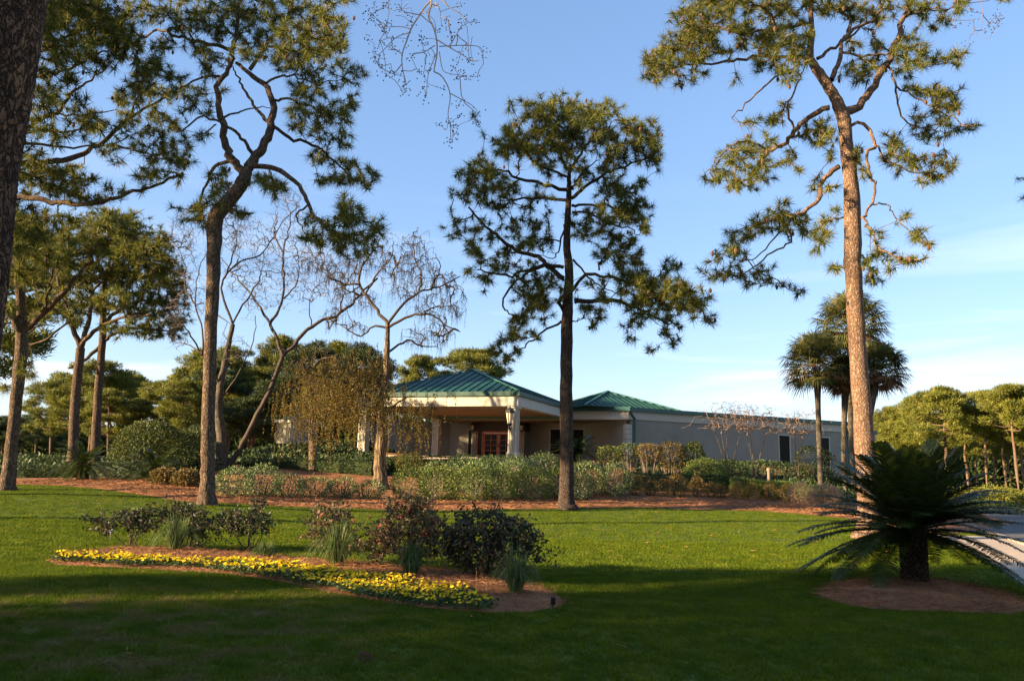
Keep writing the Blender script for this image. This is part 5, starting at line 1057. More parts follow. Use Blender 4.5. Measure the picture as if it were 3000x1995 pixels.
# ------------------------------------------------------------------ shrubs
def shrub(name, label, cat, c, size, leaf, n, L=.08, W=.025, seed=1, group=None, box=0.0, stems=0, stem_h=.0, stem_mat='bark_grey', lumps=5, up=.4):
    """leafy mound: c = base centre, size = half widths and full height"""
    rs = np.random.default_rng(seed); c = np.array(c, float); root = thing(name, label, cat, tuple(c), group); hx, hy, hz = size[0], size[1], size[2] * (1 - stem_h) / 2
    cc = c + [0, 0, size[2] * stem_h + hz]; d = unit(rs.normal(size=(n, 3)))
    if box:
        q = rs.uniform(-1, 1, (n, 3)); ax = rs.integers(0, 3, n); q[np.arange(n), ax] = np.sign(q[np.arange(n), ax]) ; q[q[:, 2] < -.95, 2] = 1; d2 = q * (1 - box * .25 * np.abs(q[:, [1, 2, 0]]) ** 4)
    else: d2 = d * rs.uniform(.55, 1, (n, 1)) ** .5
    ld = unit(rs.normal(size=(lumps, 3))); lump = 1 + .26 * np.max((d @ ld.T) ** 3, axis=1, keepdims=True) - .08 if not box else 1 + .05 * np.sin(q[:, :1] * hx * 5) * np.cos(q[:, 1:2] * 4)
    C = cc + d2 * lump * [hx, hy, hz] + rs.normal(size=(n, 3)) * .035; gmin = H(C[:, 0], C[:, 1]) + .03; C[:, 2] = np.maximum(C[:, 2], gmin)
    nrm = q / np.linalg.norm(q, axis=1, keepdims=True) if box else d
    mb = MB(); leaves(mb, C, nrm * .6 + rs.normal(size=(n, 3)) * .6 + [0, 0, up], L * rs.uniform(.6, 1.2, n), W)
    mb.build('foliage', M[leaf], root)
    ms = MB(); k = stems or 7
    for _ in range(k):
        a = rs.uniform(0, 6.28); e = cc + np.array([math.cos(a) * hx * .75, math.sin(a) * hy * .75, hz * rs.uniform(-.2, .7)]); b = c + np.array([math.cos(a) * hx * .2, math.sin(a) * hy * .2, -.05]); m = (b + e) / 2 + [0, 0, -.1 * hz] + rs.normal(size=3) * .06
        ms.tube(crm([b, m, e], 3), np.linspace(.02, .008, 7), 5)
    ms.build('stems', M[stem_mat], root); return root
def sp(px, basey, topy, wpx, Y=None):
    """ground point, half width and height of a shrub seen at these picture positions"""
    g = G(px, basey) if Y is None else P(px, basey, Y); g = g.copy(); g[2] = gz(g[0], g[1]); t = P(px, topy, g[1]); return g, wpx / 2 / F * g[1], max(.25, t[2] - g[2])
def row(name, labels, cat, items, leaf, n, group, **kw):
    for k, it in enumerate(items):
        px, by, ty, w = it[:4]; g, hw, hh = sp(px, by, ty, w, it[4] if len(it) > 4 else None)
        shrub(name, labels[k] if isinstance(labels, list) else labels, cat, g, (hw, hw * .85, hh), leaf, int(n * max(.5, hw * hh)), seed=200 + int(px) + by, group=group, **kw)
row('pittosporum_shrub', ['pale-leaved shrub just right of the bent pine trunk', 'pale-leaved shrub, second to the right of the bent pine trunk', 'pale-leaved shrub with a pale tall tip, left of the ridged weeping tree', 'dull green shrub midway between the bent pine and the ridged weeping tree', 'low shrub just left of the ridged weeping tree trunk', 'low sparse shrub at the foot of the ridged weeping tree'], 'shrub',
    [(680, 1458, 1372, 110), (765, 1458, 1366, 110), (845, 1460, 1392, 100), (925, 1462, 1398, 100), (1005, 1464, 1400, 80), (1085, 1466, 1408, 80)], 'variegated', 2300, 'variegated shrubs along the front of the bed', L=.085, W=.02, stems=16, lumps=9, up=.7)
row('pittosporum_shrub', ['bright green rounded shrub right of the ridged weeping tree', 'big rounded shrub below the left portico column', 'rounded front shrub below the entrance door', 'rounded front shrub below the lantern column', 'rounded front shrub just left of the central pine trunk', 'front shrub hidden partly by the central pine trunk'], 'shrub',
    [(1200, 1468, 1374, 110), (1285, 1470, 1368, 120), (1375, 1472, 1372, 120), (1465, 1470, 1368, 120), (1555, 1468, 1368, 120), (1630, 1462, 1372, 100)], 'bush_green', 2600, 'green shrubs in front of the portico', L=.085, W=.022, stems=22, stem_mat='twig_pale', lumps=12, up=.6)
row('pittosporum_shrub', 'taller pale-leaved shrub in the back row in front of the portico', 'shrub',
    [(1275, 1440, 1352, 90, 36), (1345, 1440, 1340, 110, 36), (1425, 1440, 1336, 110, 36), (1505, 1440, 1334, 110, 36), (1590, 1440, 1334, 110, 36), (1720, 1440, 1352, 110, 36), (1800, 1440, 1358, 100, 36), (1400, 1440, 1350, 100, 34), (1500, 1440, 1350, 100, 34), (1690, 1440, 1380, 90, 33)], 'variegated', 2300, 'pale shrubs in the back row', L=.09, W=.022, stems=22, stem_mat='twig_pale', lumps=12, up=.8)
nd = [(1692, 1462, 1402, 40), (1732, 1464, 1398, 36), (1762, 1458, 1412, 34), (1808, 1454, 1396, 46), (1862, 1456, 1392, 50), (1906, 1456, 1404, 38), (1945, 1460, 1400, 48), (1990, 1462, 1390, 60), (2040, 1460, 1398, 50), (2085, 1462, 1410, 40), (2112, 1462, 1418, 36), (2160, 1466, 1412, 46), (2205, 1468, 1416, 36), (2258, 1470, 1416, 40), (2310, 1474, 1420, 44), (2470, 1500, 1460, 60), (2555, 1512, 1470, 60), (2400, 1488, 1440, 60)]
nl = ['yellow-green feathery clump just right of the central pine trunk', 'narrow upright feathery clump, second right of the central pine trunk', 'smallest feathery clump right of the central pine trunk']
for k, it in enumerate(nd):
    g, hw, hh = sp(*it); shrub('nandina_plant', nl[k] if k < 3 else ('coppery feathery nandina clump behind the big cycad' if it[0] > 2390 else ('reddish feathery nandina clump in front of the clipped hedge' if k in (9, 10, 11, 12, 13) else 'olive feathery nandina clump in the row before the clipped hedge')), 'shrub', g, (hw, hw, hh), 'nandina', int(1500 * max(.3, hw * hh * 2)), .07, .014, 300 + k, 'nandina clumps along the bed', stems=10, up=.3)
def hedge(label, pa, pb, topy, depth, leaf, n, seed, basez=None, L=.06, W=.02, group=None):
    rs = np.random.default_rng(seed); A = np.array([P(pa[0], 1400, pa[1])[0], pa[1]]); B = np.array([P(pb[0], 1400, pb[1])[0], pb[1]]); d = unit(B - A); nn = np.array([-d[1], d[0]]); LL = np.linalg.norm(B - A)
    c = (A + B) / 2; root = thing('clipped_hedge', label, 'hedge', (c[0], c[1], gz(*c)), group); zt = [P(pa[0], topy[0], pa[1])[2], P(pb[0], topy[1], pb[1])[2]]
    u = rs.uniform(0, 1, n); f = rs.random(n); o = np.where(f < .45, 0, np.where(f < .55, 1, rs.uniform(0, 1, n))); f2 = rs.uniform(0, 1, n); top = f >= .55; en = rs.random(n) < .12; u = np.where(en, np.round(u), u); o = np.where(en, rs.uniform(0, 1, n), o); top &= ~en
    q = A + d * (u * LL)[:, None] + nn * (o * depth)[:, None]; g = H(q[:, 0], q[:, 1]); ztop = zt[0] + (zt[1] - zt[0]) * u; z = np.where(top, ztop, g + (ztop - g) * f2); rnd = .12 * (np.minimum(1, f2 * 1.05) ** 8) * (~top); 
    z += rs.normal(size=n) * .03 + .04 * np.sin(u * LL * 3.1) * top; C = np.c_[q + nn * (rnd * np.where(o < .5, 1, -1))[:, None] + rs.normal(size=(n, 2)) * .035, z]
    nr = np.where(top[:, None], [[0, 0, 1.]], np.c_[np.where(o < .5, -1, 1)[:, None] * nn[None], np.zeros(n)]); mb = MB(); leaves(mb, C, nr * .5 + rs.normal(size=(n, 3)) * .6 + [0, 0, .2], L * rs.uniform(.6, 1.2, n), W)
    k = 24
    for s in range(k):
        q0 = A + d * LL * s / k + nn * .12; q1 = A + d * LL * (s + 1) / k + nn * .12; q2 = q1 + nn * (depth - .24); q3 = q0 + nn * (depth - .24); z0 = zt[0] + (zt[1] - zt[0]) * s / k - .1; z1 = zt[0] + (zt[1] - zt[0]) * (s + 1) / k - .1
        gg = min(gz(*q0), gz(*q2)) - .2; mb.hexa([(*q0, gg), (*q1, gg), (*q2, gg), (*q3, gg), (*q0, z0), (*q1, z1), (*q2, z1), (*q3, z0)])
    mb.build('foliage', M[leaf], root)
hedge('long clipped hedge running behind the nandina clumps to the right', (1840, 38.6), (2200, 38.8), (1388, 1400), 1.3, 'hedge_dark', 9000, 1)
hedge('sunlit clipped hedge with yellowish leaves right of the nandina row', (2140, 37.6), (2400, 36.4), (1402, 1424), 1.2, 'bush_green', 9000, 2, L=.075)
hedge('low dark hedge along the foot of the clubhouse wing', (2100, 48), (2420, 50), (1362, 1364), 1.2, 'hedge_dark', 6000, 3)
hedge('dark clipped hedge behind the weeping trees', (700, 41), (1085, 40.5), (1345, 1345), 1.4, 'hedge_dark', 7000, 4)
hedge('low hedge at the far left behind the left edge pine', (45, 36), (195, 36), (1366, 1368), 1.2, 'hedge_dark', 5000, 5)
hedge('dark hedge between the left cycads', (250, 35), (445, 34), (1358, 1356), 1.4, 'hedge_dark', 6000, 6)
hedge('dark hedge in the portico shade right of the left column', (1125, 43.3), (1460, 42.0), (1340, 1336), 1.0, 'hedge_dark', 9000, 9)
for px, by, ty, w, Y, leaf, nm, lb, n, sh in [
    (2065, 1400, 1346, 130, 40, 'bush_green', 'boxwood_shrub', 'rounded clipped boxwood lit on its left side, beside the wing wall', 5000, 0), (2130, 1400, 1352, 110, 42, 'hedge_dark', 'boxwood_shrub', 'dark rounded boxwood right of the lit one', 4000, 0),
    (2030, 1400, 1296, 70, 43, 'holly', 'holly_shrub', 'tall dark round-headed shrub against the wing wall', 3000, .3), (1965, 1400, 1298, 80, 43, 'azalea', 'bronze_shrub', 'bronze-leaved shrub with bare lower stems near the quoined corner', 2500, .35),
    (1900, 1400, 1302, 70, 43, 'azalea', 'bronze_shrub', 'bare-legged shrub with a dark clipped top right of the downspout', 1500, .55), (1840, 1400, 1300, 70, 43.5, 'holly', 'holly_shrub', 'dark-topped leggy shrub in front of the quoins', 1500, .5),
    (1785, 1400, 1310, 70, 44, 'holly', 'holly_shrub', 'dark leggy shrub left of the quoined corner', 1500, .5), (2385, 1400, 1305, 110, 46, 'holly', 'holly_shrub', 'dark open shrub right of the narrow wing window', 2200, .1),
    (430, 1400, 1232, 200, 38, 'holly', 'holly_shrub', 'large dark rounded holly left of the bent pine', 16000, 0), (520, 1400, 1262, 150, 40, 'holly', 'holly_shrub', 'dark holly between the round holly and the bent pine', 9000, 0), (575, 1400, 1250, 120, 46, 'hedge_dark', 'holly_shrub', 'dark bush behind the bent pine trunk', 5000, 0),
    (480, 1425, 1376, 80, None, 'azalea', 'low_shrub', 'low yellowish shrub at the mulch edge, farther left of the bent pine', 2500, 0), (545, 1430, 1378, 80, None, 'azalea', 'low_shrub', 'low yellowish shrub at the mulch edge next to the bent pine', 2500, 0),
    (960, 1400, 1290, 70, 50, 'hedge_dark', 'clipped_bush', 'dark bush in front of the left wing windows', 2500, 0), (1040, 1400, 1292, 80, 51, 'hedge_dark', 'clipped_bush', 'dark rounded bush left of the left portico column', 2500, 0),
    (1200, 1400, 1330, 80, 42, 'bush_green', 'low_shrub', 'yellow-green shrub below the hanging willow twigs', 2500, 0), (150, 1375, 1338, 60, 45, 'hedge_dark', 'clipped_bush', 'dark bush at the foot of the twin pines', 1500, 0),
    (2420, 1492, 1425, 90, None, 'myrtle_twig', 'bare_shrub', 'pale twiggy leafless shrub at the right end of the bed', 2500, 0), (2345, 1480, 1420, 60, None, 'myrtle_twig', 'bare_shrub', 'pinkish twiggy leafless shrub beside the sunlit hedge', 1600, 0), (2900, 1500, 1470, 200, 44, 'hedge_dark', 'clipped_bush', 'dark bush beyond the road at the right', 3500, 0)]:
    g, hw, hh = sp(px, by, ty, w, Y); shrub(nm, lb, 'shrub', g, (hw, hw * .9, hh), leaf, n, .09 if leaf != 'myrtle_twig' else .22, .028 if leaf != 'myrtle_twig' else .005, 700 + px, None, stems=14 if sh else 8, stem_h=sh, stem_mat='twig_pale' if sh else 'bark_grey', lumps=8)
def cover(label, polyp, n, h, leaf, L=.3, W=.05, seed=1):
    rs = np.random.default_rng(seed); E = np.array([P(a, 1400, b)[:2] for a, b in polyp]); q = rs.uniform(E.min(0), E.max(0), (n * 3, 2)); q = q[in_poly(q[:, 0], q[:, 1], [tuple(e) for e in E])][:n]
    mb = MB(); z = H(q[:, 0], q[:, 1]); hh = h * (.55 + .45 * np.sin(q[:, 0] * 1.7) * np.cos(q[:, 1] * 1.3)); leaves(mb, np.c_[q, z + rs.uniform(0, 1, len(q)) * hh], rs.normal(size=(len(q), 3)) * .7 + [0, 0, .6], L * rs.uniform(.5, 1.1, len(q)), W)
    tag(mb.build('ground_cover', M[leaf]), label, 'ground cover', kind='stuff')
cover('low dark ground cover between the clipped hedges and the wing wall', [(1850, 39.5), (2450, 37.5), (2620, 48), (2200, 51), (1860, 48)], 15000, .45, 'hedge_dark', .22, .045, 1)
cover('dark low planting behind the hedges at the left', [(-100, 37.5), (640, 38), (640, 62), (-200, 66)], 30000, .7, 'hedge_dark', .3, .07, 2)
cover('dark low planting under the weeping trees', [(640, 42.5), (1250, 41), (1180, 46), (700, 54)], 14000, .5, 'hedge_dark', .25, .06, 3)
# bare crape myrtles along the wing
def myrtle(label, px, Y, topy, wpx, seed, nst=4):
    rs = np.random.default_rng(seed); b = P(px, 1400, Y); b[2] = gz(b[0], b[1]); t = P(px, topy, Y); h = t[2] - b[2]; hw = wpx / 2 / F * Y; root = thing('crape_myrtle', label, 'small tree', tuple(b), 'bare crape myrtles along the clubhouse wing')
    mb = MB(); nodes = []; att = []
    for k in range(nst):
        a = k * 6.28 / nst + rs.normal() * .3; m = b + [math.cos(a) * hw * .18, math.sin(a) * hw * .18, h * .3]; e = b + [math.cos(a) * hw * .45, math.sin(a) * hw * .45, h * .62]
        c = crm([b + [math.cos(a) * .08, math.sin(a) * .08, -.1], m, e], 5); mb.tube(c, np.linspace(.035, .016, len(c)), 6); nodes += list(c); att += [False] * 8 + [True] * (len(c) - 8)
    T = [b + np.array([rs.normal() * hw * .5, rs.normal() * hw * .5, h * rs.uniform(.66, 1)]) for _ in range(230)]
    ml = MB(); mt2 = MB()
    for p, r in grow(nodes, att, T, step=.2, bend=.15, sag=-.1, rtip=.006, pw=.4):
        mt2.tube(p, r, 4, cap=False)
        if rs.random() < .6: leaves(ml, p[-1] + rs.normal(size=(5, 3)) * .05, rs.normal(size=(5, 3)), .05, .02)
    mb.build('branches', M['bark_grey'], root, True); mt2.build('twigs', M['myrtle_twig'], root); ml.build('seed_heads', M['twig_dark'], root)
myrtle('bare crape myrtle left of the others, its dark seed heads above the gutter', 2135, 43, 1178, 170, 1)
myrtle('bare crape myrtle in the middle of the wing wall', 2213, 44, 1190, 150, 2, 3)
myrtle('bare crape myrtle just right of the narrow wing window', 2335, 45, 1205, 150, 3, 3)
# bollard lamp
bl = P(2253, 1400, 41.5); bz = gz(bl[0], bl[1]); r_ = thing('bollard_lamp', 'short round-topped bronze path lamp behind the sunlit hedge', 'lamp', (bl[0], bl[1], bz)); zt_ = P(2253, 1369, 41.5)[2] - bz
mb = MB(); mb.lathe((bl[0], bl[1], bz), [(.09, 0), (.09, zt_ - .2)], 16); mb.build('post', M['bronze'], r_, True); mb = MB(); mb.lathe((bl[0], bl[1], bz), [(.115, zt_ - .19), (.12, zt_ - .08), (.09, zt_ - .02), (.001, zt_)], 16); mb.build('cap', M['bronze'], r_, True)
# ------------------------------------------------------------------ flower island
def rose(label, px, by, boxes, leaf, n, seed, nb=9, roses=0, lw=.017, L=.066):
    rs = np.random.default_rng(seed); b = G(px, by); root = thing('rose_bush', label, 'bush', tuple(b), 'rose bushes on the flower island'); T = []; Y = b[1]
    tot = sum(x[2] * x[3] * (x[4] if len(x) > 4 else 1) for x in boxes)
    for x in boxes:
        for _ in range(int(n * x[2] * x[3] * (x[4] if len(x) > 4 else 1) / tot)):
            a = rs.uniform(0, 6.28); q = math.sqrt(rs.uniform()); p = P(x[0] + math.cos(a) * q * x[2], x[1] + math.sin(a) * q * x[3], Y + rs.normal() * .22 * (x[2] / 60)); p[2] = max(p[2], gz(p[0], p[1]) + .05); T.append(p) if rs.random() < .5 + .5 * math.sin(p[0] * 9 + x[0]) * math.cos(p[2] * 11 + p[1] * 7) or rs.random() < .35 else None
    T = np.array(T); cen = T.mean(0); pk = rs.random(len(T)) < .13; T[pk] = cen + (T[pk] - cen) * rs.uniform(1.15, 1.45, (pk.sum(), 1)); T[:, 2] = np.maximum(T[:, 2], H(T[:, 0], T[:, 1]) + .05); nodes = []; att = []; mb = MB()
    for k in range(nb):
        a = rs.uniform(0, 6.28); t = T[rs.integers(len(T))]; e = b + (t - b) * rs.uniform(.55, .8); s = b + np.array([math.cos(a) * .06, math.sin(a) * .06, -.03]); m = (s + e) / 2 + rs.normal(size=3) * .05 + [0, 0, .03]
        c = crm([s, m, e], 4); mb.tube(c, np.linspace(.011, .006, len(c)), 5); nodes += list(c); att += [False, False, True] + [True] * (len(c) - 3)
    ml = MB(); mr = MB()
    for p, r in grow(nodes, att, T, step=.08, bend=.2, sag=-.05, rtip=.0022, pw=.42):
        mb.tube(p, r, 4, cap=False); k = 8; u = rs.uniform(.1, 1.0, k)[:, None]; C = p[-1] * u + p[-2] * (1 - u) + rs.normal(size=(k, 3)) * .02
        leaves(ml, C, rs.normal(size=(k, 3)) + [0, 0, .2], L * rs.uniform(.6, 1.2, k), lw)
    for k in range(roses):
        t = T[rs.integers(len(T))]; leaves(mr, t + rs.normal(size=(9, 3)) * .008, unit(rs.normal(size=(9, 3))) + [0, -.4, .4], .032, .014)
    mb.build('stems', M['twig_dark'], root, True); ml.build('foliage', M[leaf], root)
    if roses: mr.build('blossoms', M['rose'], root)
rose('sparse spreading rose bush, leftmost on the island, one cane reaching left', 386, 1608, [(400, 1525, 50, 40), (335, 1520, 50, 30, .7), (270, 1515, 30, 12, .4), (300, 1545, 40, 20, .5), (450, 1515, 30, 40, .6)], 'rose_leaf', 330, 1)
rose('rose bush directly in front of the bent pine trunk', 545, 1612, [(540, 1520, 70, 50), (500, 1500, 40, 30, .6), (600, 1560, 50, 40, .7), (620, 1530, 30, 30, .5)], 'rose_leaf', 400, 2)
rose('bare-legged rose bush right of the bent pine trunk', 728, 1620, [(720, 1530, 70, 40), (760, 1490, 35, 30, .7), (680, 1520, 40, 30, .6), (780, 1540, 25, 30, .4)], 'rose_leaf', 340, 3)
rose('thin pale rose bush in the middle of the island', 985, 1655, [(970, 1530, 60, 50), (930, 1560, 40, 40, .6), (1020, 1560, 40, 50, .6), (990, 1490, 40, 25, .4)], 'rose_leaf_pale', 330, 4, roses=6)
rose('tallest rose bush, reddish leaves and a few red blooms', 1190, 1672, [(1190, 1550, 90, 80), (1170, 1480, 45, 40, .7), (1240, 1500, 50, 50, .7), (1110, 1590, 50, 50, .7), (1270, 1580, 50, 60, .7)], 'rose_leaf_pale', 1000, 5, nb=16, roses=16)
rose('largest darkest rose bush at the right end of the island', 1425, 1700, [(1420, 1560, 90, 70), (1340, 1590, 50, 60, .8), (1500, 1580, 60, 60, .8), (1570, 1620, 40, 25, .4), (1430, 1640, 80, 40, .7), (1550, 1560, 35, 25, .4)], 'rose_leaf', 1400, 6, nb=18)
def clump(label, px, by, r, hpx, seed):
    rs = np.random.default_rng(seed); b = G(px, by); Y = b[1]; R = r * 1.35 / F * Y; h = hpx * 1.45 / F * Y; root = thing('liriope_clump', label, 'grass clump', tuple(b), 'strappy grass clumps on the island'); mb = MB(); n = 330
    for k in range(n):
        a = rs.uniform(0, 6.28); s = b + np.array([math.cos(a), math.sin(a), 0]) * R * .18 * rs.random() ; l = rs.uniform(.5, 1.0); out = R * l * rs.uniform(.3, 1.25); t = np.linspace(0, 1, 6); hh = h * rs.uniform(.7, 1.15)
        z = hh * (t * 2.5 - 2.0 * t ** 2 * (.45 + .75 * out / R)); p = np.c_[s[0] + math.cos(a) * out * t, s[1] + math.sin(a) * out * t, s[2] + np.maximum(z, .01)]; sd = np.array([-math.sin(a), math.cos(a), 0]) ; w = .0045 * np.sin(np.clip(t * .9 + .12, 0, 1) * 3.1)[:, None] + .0006
        V = np.empty((12, 3)); V[0::2] = p - sd * w; V[1::2] = p + sd * w; mb.quads(V, [[2 * j, 2 * j + 1, 2 * j + 3, 2 * j + 2] for j in range(5)])
    mb.build('leaf_blades', M['liriope'], root)
clump('dark strappy grass clump in front of the rose bush by the bent pine', 512, 1622, 62, 62, 1); clump('smallest low strappy grass clump behind the yellow flowers', 775, 1642, 45, 28, 2); clump('pale strappy grass clump below the thin pale rose bush', 985, 1668, 75, 72, 3)
clump('strappy grass clump below the tallest rose bush', 1205, 1698, 62, 62, 4); clump('strappy grass clump right of the darkest rose bush', 1510, 1752, 68, 78, 5)
# path light on the right end of the island
lb_ = G(1620, 1782); r_ = thing('path_light', 'small black spotlight with pale lens at the right tip of the island', 'lamp', tuple(lb_)); mb = MB(); mb.lathe(lb_, [(.012, -.05), (.012, .03), (.028, .035), (.03, .12), (.032, .125), (.0255, .127)], 14); mb.build('housing', M['black'], r_, True); mb = MB(); mb.lathe(lb_, [(.0245, .112), (.02, .122), (.001, .125)], 14); mb.build('lens', M['lamp_glass'], r_, True)
tg_ = G(322, 1585); r_ = thing('plant_tag', 'tiny white tag on a stake beside the leftmost rose bush', 'tag', tuple(tg_)); mb = MB(); mb.tube([tg_, tg_ + [0, 0, .16]], .004, 5); mb.build('stake', M['twig_pale'], r_); mb = MB(); mb.box(tg_ + [0, -.01, .19], (.07, .004, .09), .3); mb.build('plate', solid('white_plastic', (.7, .74, .8)), r_)
# pansies
up_ = [(175,1632),(283,1636),(385,1637),(480,1643),(568,1648),(711,1651),(846,1661),(914,1675),(1050,1688),(1118,1698),(1253,1722),(1355,1744),(1422,1772)]
lo_ = [(175,1650),(371,1662),(575,1669),(711,1684),(812,1700),(982,1734),(1118,1762),(1253,1782),(1425,1795)]
def pansy_proto(seed):
    rs = np.random.default_rng(seed); root = thing('pansy_plant', 'yellow pansy plant in the flowering band along the front of the island', 'flower', (0, 0, 0), 'yellow pansies in the curved band'); ml = MB(); n = 46
    C = rs.normal(size=(n, 3)) * [.065, .065, .02] + [0, 0, .055]; C[:, 2] = np.abs(C[:, 2]); leaves(ml, C, rs.normal(size=(n, 3)) + [0, 0, .6], .055, .018); ml.build('foliage', M['pansy_leaf'], root); mp = MB()
    for k in range(rs.integers(6, 12)):
        c = np.array([*rs.normal(size=2) * .065, rs.uniform(.10, .155)]); nrm = unit(np.array([rs.normal() * .5, rs.normal() * .5 - .3, .8])); u = unit(np.cross(nrm, [1., .2, 0])); v = np.cross(nrm, u); R = rs.uniform(.015, .024)
        for j in range(5):
            a = j * 1.2566 + .3; d = u * math.cos(a) + v * math.sin(a); s_ = -u * math.sin(a) + v * math.cos(a); mp.quads([c, c + d * R * .7 + s_ * R * .55 + nrm * .004, c + d * R * 1.15 + nrm * rs.uniform(-.004, .01), c + d * R * .7 - s_ * R * .55 + nrm * .006], [[0, 1, 2, 3]])
    mp.build('blossoms', M['petal'], root); root.scale = (1, 1, .8); return root
pp = [pansy_proto(k) for k in range(5)]; used = [False] * 5; U = np.array(up_, float); Lw = np.array(lo_, float); cnt = 0; placed = []
tries = 0
while cnt < 285 and tries < 20000:
    tries += 1; px = 175 + 1250 * (R0.random() ** .9); yu = np.interp(px, U[:, 0], U[:, 1]) + 7; yl = np.interp(px, Lw[:, 0], Lw[:, 1]); g = G(px, R0.uniform(yu, max(yu + 2, yl)), 30)
    if any((g[0] - q[0]) ** 2 + (g[1] - q[1]) ** 2 < .0150 for q in placed): continue
    placed.append(g); k = int(R0.integers(5)); loc = (g[0], g[1], g[2] + .03); s = R0.uniform(.75, 1.2)
    if not used[k]: pp[k].location = loc; used[k] = True
    else: dup(pp[k], loc, R0.uniform(0, 6), (s, s, s * .8 * R0.uniform(.7, 1.2)))
    cnt += 1
print('pansies', cnt, tries)
pcn = G(1067, 1942); r_ = thing('pine_cone', 'single brown pine cone lying on the shaded near lawn', 'pine cone', tuple(pcn)); mb = MB()
for k in range(60):
    a = k * 2.4; u = k / 60; rr = .035 * math.sin(min(1, u * .9 + .15) * 3.0); q = pcn + [(u - .5) * .11, math.cos(a) * rr, .045 + math.sin(a) * rr]; d = np.array([.35, math.cos(a), math.sin(a)]); mb.tube([q, q + unit(d) * .014], [.008, .003], 4)
mb.build('scales', M['cone'], r_)
# fallen sticks on the straw
for k, (a, b) in enumerate([((2205, 1478), (2222, 1492)), ((2212, 1477), (2275, 1484))]):
    p, q = G(*a), G(*b); r_ = thing('fallen_stick', ['short pale stick lying on the straw before the sunlit hedge', 'longer pale stick lying on the straw before the sunlit hedge'][k], 'stick', tuple(p)); mb = MB(); mb.tube([p + [0, 0, .1], (p + q) / 2 + [0, 0, .13], q + [0, 0, .1]], [.015, .018, .01], 6); mb.build('stick', M['twig_pale'], r_)
# stray pine bough at the right edge, trunk out of view
tree_px('pine_tree', 'pine outside the right edge whose needle tufts just enter the view', 24.0, [(3190, 1500, 50), (3180, 1000, 44), (3170, 600, 36), (3160, 200, 26)], [(12, [(3172, 560), (3090, 540), (3020, 580)]), (12, [(3172, 700), (3080, 560), (3030, 510)]), (10, [(3165, 400), (3250, 350), (3330, 360)]), (10, [(3165, 330), (3120, 250), (3110, 180)])],
   [(2996,520,14,14),(2992,580,12,12),(3040,540,40,40),(3030,590,30,20),(3250,340,70,60),(3130,200,30,50),(3200,220,60,60),(3300,380,60,50)], idn, M['bark_pine'], M['needle'], seed=91, L=.29, W=.006)
# ------------------------------------------------------------------ trees out of view that shade the lawn
SG = 'pines standing out of view that shade the lawn'
for k, (pr, x, y, s, h) in enumerate(SHADE):
    dup({'A': prA, 'C': prC, 'D': prD, 'N': center_pine}[pr], (x, y, gz(x, y)), k * 1.3, (s, s, h), 'pine out of view to the left, its shade falling across the lawn', None, SG)
# ------------------------------------------------------------------ light, sky, camera
SAZ, SEL = rad(SUN_AZ), rad(SUN_EL)
sd = Vector((math.sin(SAZ) * math.cos(SEL), math.cos(SAZ) * math.cos(SEL), math.sin(SEL)))
sl = bpy.data.lights.new('sun', 'SUN'); sl.energy = SUN_E; sl.angle = rad(.6); sl.color = (1.0, .76, .44); so = bpy.data.objects.new('sun', sl); so.rotation_euler = sd.to_track_quat('Z', 'Y').to_euler(); col.objects.link(so)
w = bpy.data.worlds.new('World'); bpy.context.scene.world = w; w.use_nodes = True; nt = w.node_tree; L = nt.links.new; bg = nt.nodes['Background']
sk = nt.nodes.new('ShaderNodeTexSky'); sk.sky_type = 'NISHITA'; sk.sun_disc = False; sk.sun_elevation = SEL; sk.sun_rotation = SAZ; sk.air_density = 1.0; sk.dust_density = .6; sk.ozone_density = 2.5
ga = nt.nodes.new('ShaderNodeGamma'); ga.inputs[1].default_value = .62; L(sk.outputs[0], ga.inputs[0])
hs = nt.nodes.new('ShaderNodeHueSaturation'); hs.inputs['Saturation'].default_value = 1.25; hs.inputs['Value'].default_value = SKY_V; L(ga.outputs[0], hs.inputs['Color'])
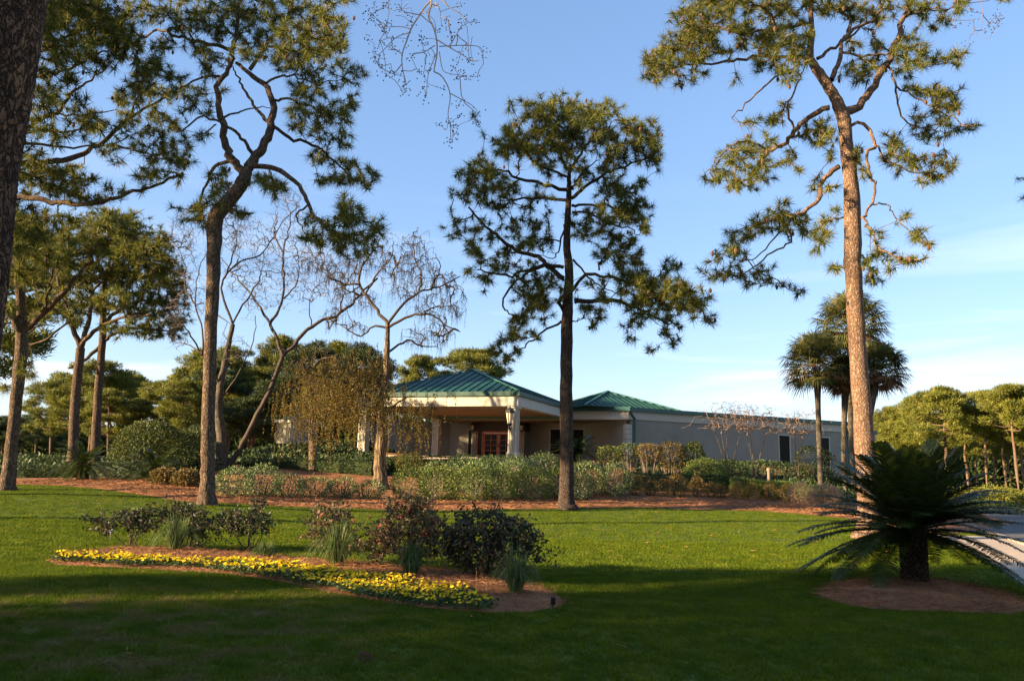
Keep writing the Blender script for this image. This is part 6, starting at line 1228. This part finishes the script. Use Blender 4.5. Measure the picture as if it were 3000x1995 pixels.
tc = nt.nodes.new('ShaderNodeTexCoord'); sep = nt.nodes.new('ShaderNodeSeparateXYZ'); L(tc.outputs['Generated'], sep.inputs[0])
mp = nt.nodes.new('ShaderNodeMapping'); mp.inputs['Scale'].default_value = (1.6, 1.6, 16); L(tc.outputs['Generated'], mp.inputs[0])
no = nt.nodes.new('ShaderNodeTexNoise'); no.inputs['Scale'].default_value = 1.6; no.inputs['Detail'].default_value = 7; no.inputs['Distortion'].default_value = .4; L(mp.outputs[0], no.inputs['Vector'])
r1 = ramp(nt, no.outputs['Fac'], [(.50, (0, 0, 0)), (.78, (1, 1, 1))]); r2 = ramp(nt, sep.outputs[2], [(.0, (.75, .75, .75)), (.10, (.6, .6, .6)), (.22, (.25, .25, .25)), (.36, (0, 0, 0))])
mu = nt.nodes.new('ShaderNodeMath'); mu.operation = 'MULTIPLY'; L(r1, mu.inputs[0]); L(r2, mu.inputs[1])
mx = nt.nodes.new('ShaderNodeMixRGB'); L(mu.outputs[0], mx.inputs[0]); tn = nt.nodes.new('ShaderNodeMixRGB'); tn.blend_type = 'MULTIPLY'; tn.inputs[0].default_value = 1; L(hs.outputs[0], tn.inputs[1]); tn.inputs[2].default_value = (.95, .945, 1.07, 1); L(tn.outputs[0], mx.inputs[1]); mx.inputs[2].default_value = (2.6, 2.6, 2.6, 1)
L(mx.outputs[0], bg.inputs[0]); bg.inputs[1].default_value = SKY_STR
cam = bpy.data.cameras.new('camera'); co = bpy.data.objects.new('camera', cam); col.objects.link(co); cam.sensor_fit = 'HORIZONTAL'; cam.sensor_width = 36; cam.lens = F / 3000 * 36; cam.clip_end = 4000; cam.clip_start = .05
co.matrix_world = Matrix.Translation(Vector(CAM)) @ MROT.to_4x4(); sc = bpy.context.scene; sc.camera = co
sc.view_settings.view_transform = 'Standard'; sc.view_settings.look = 'None'; sc.view_settings.exposure = EXPO; sc.view_settings.gamma = 1
for o in col.objects:
    for k in ('_o', 'h', 'cr'):
        if k in o: del o[k]
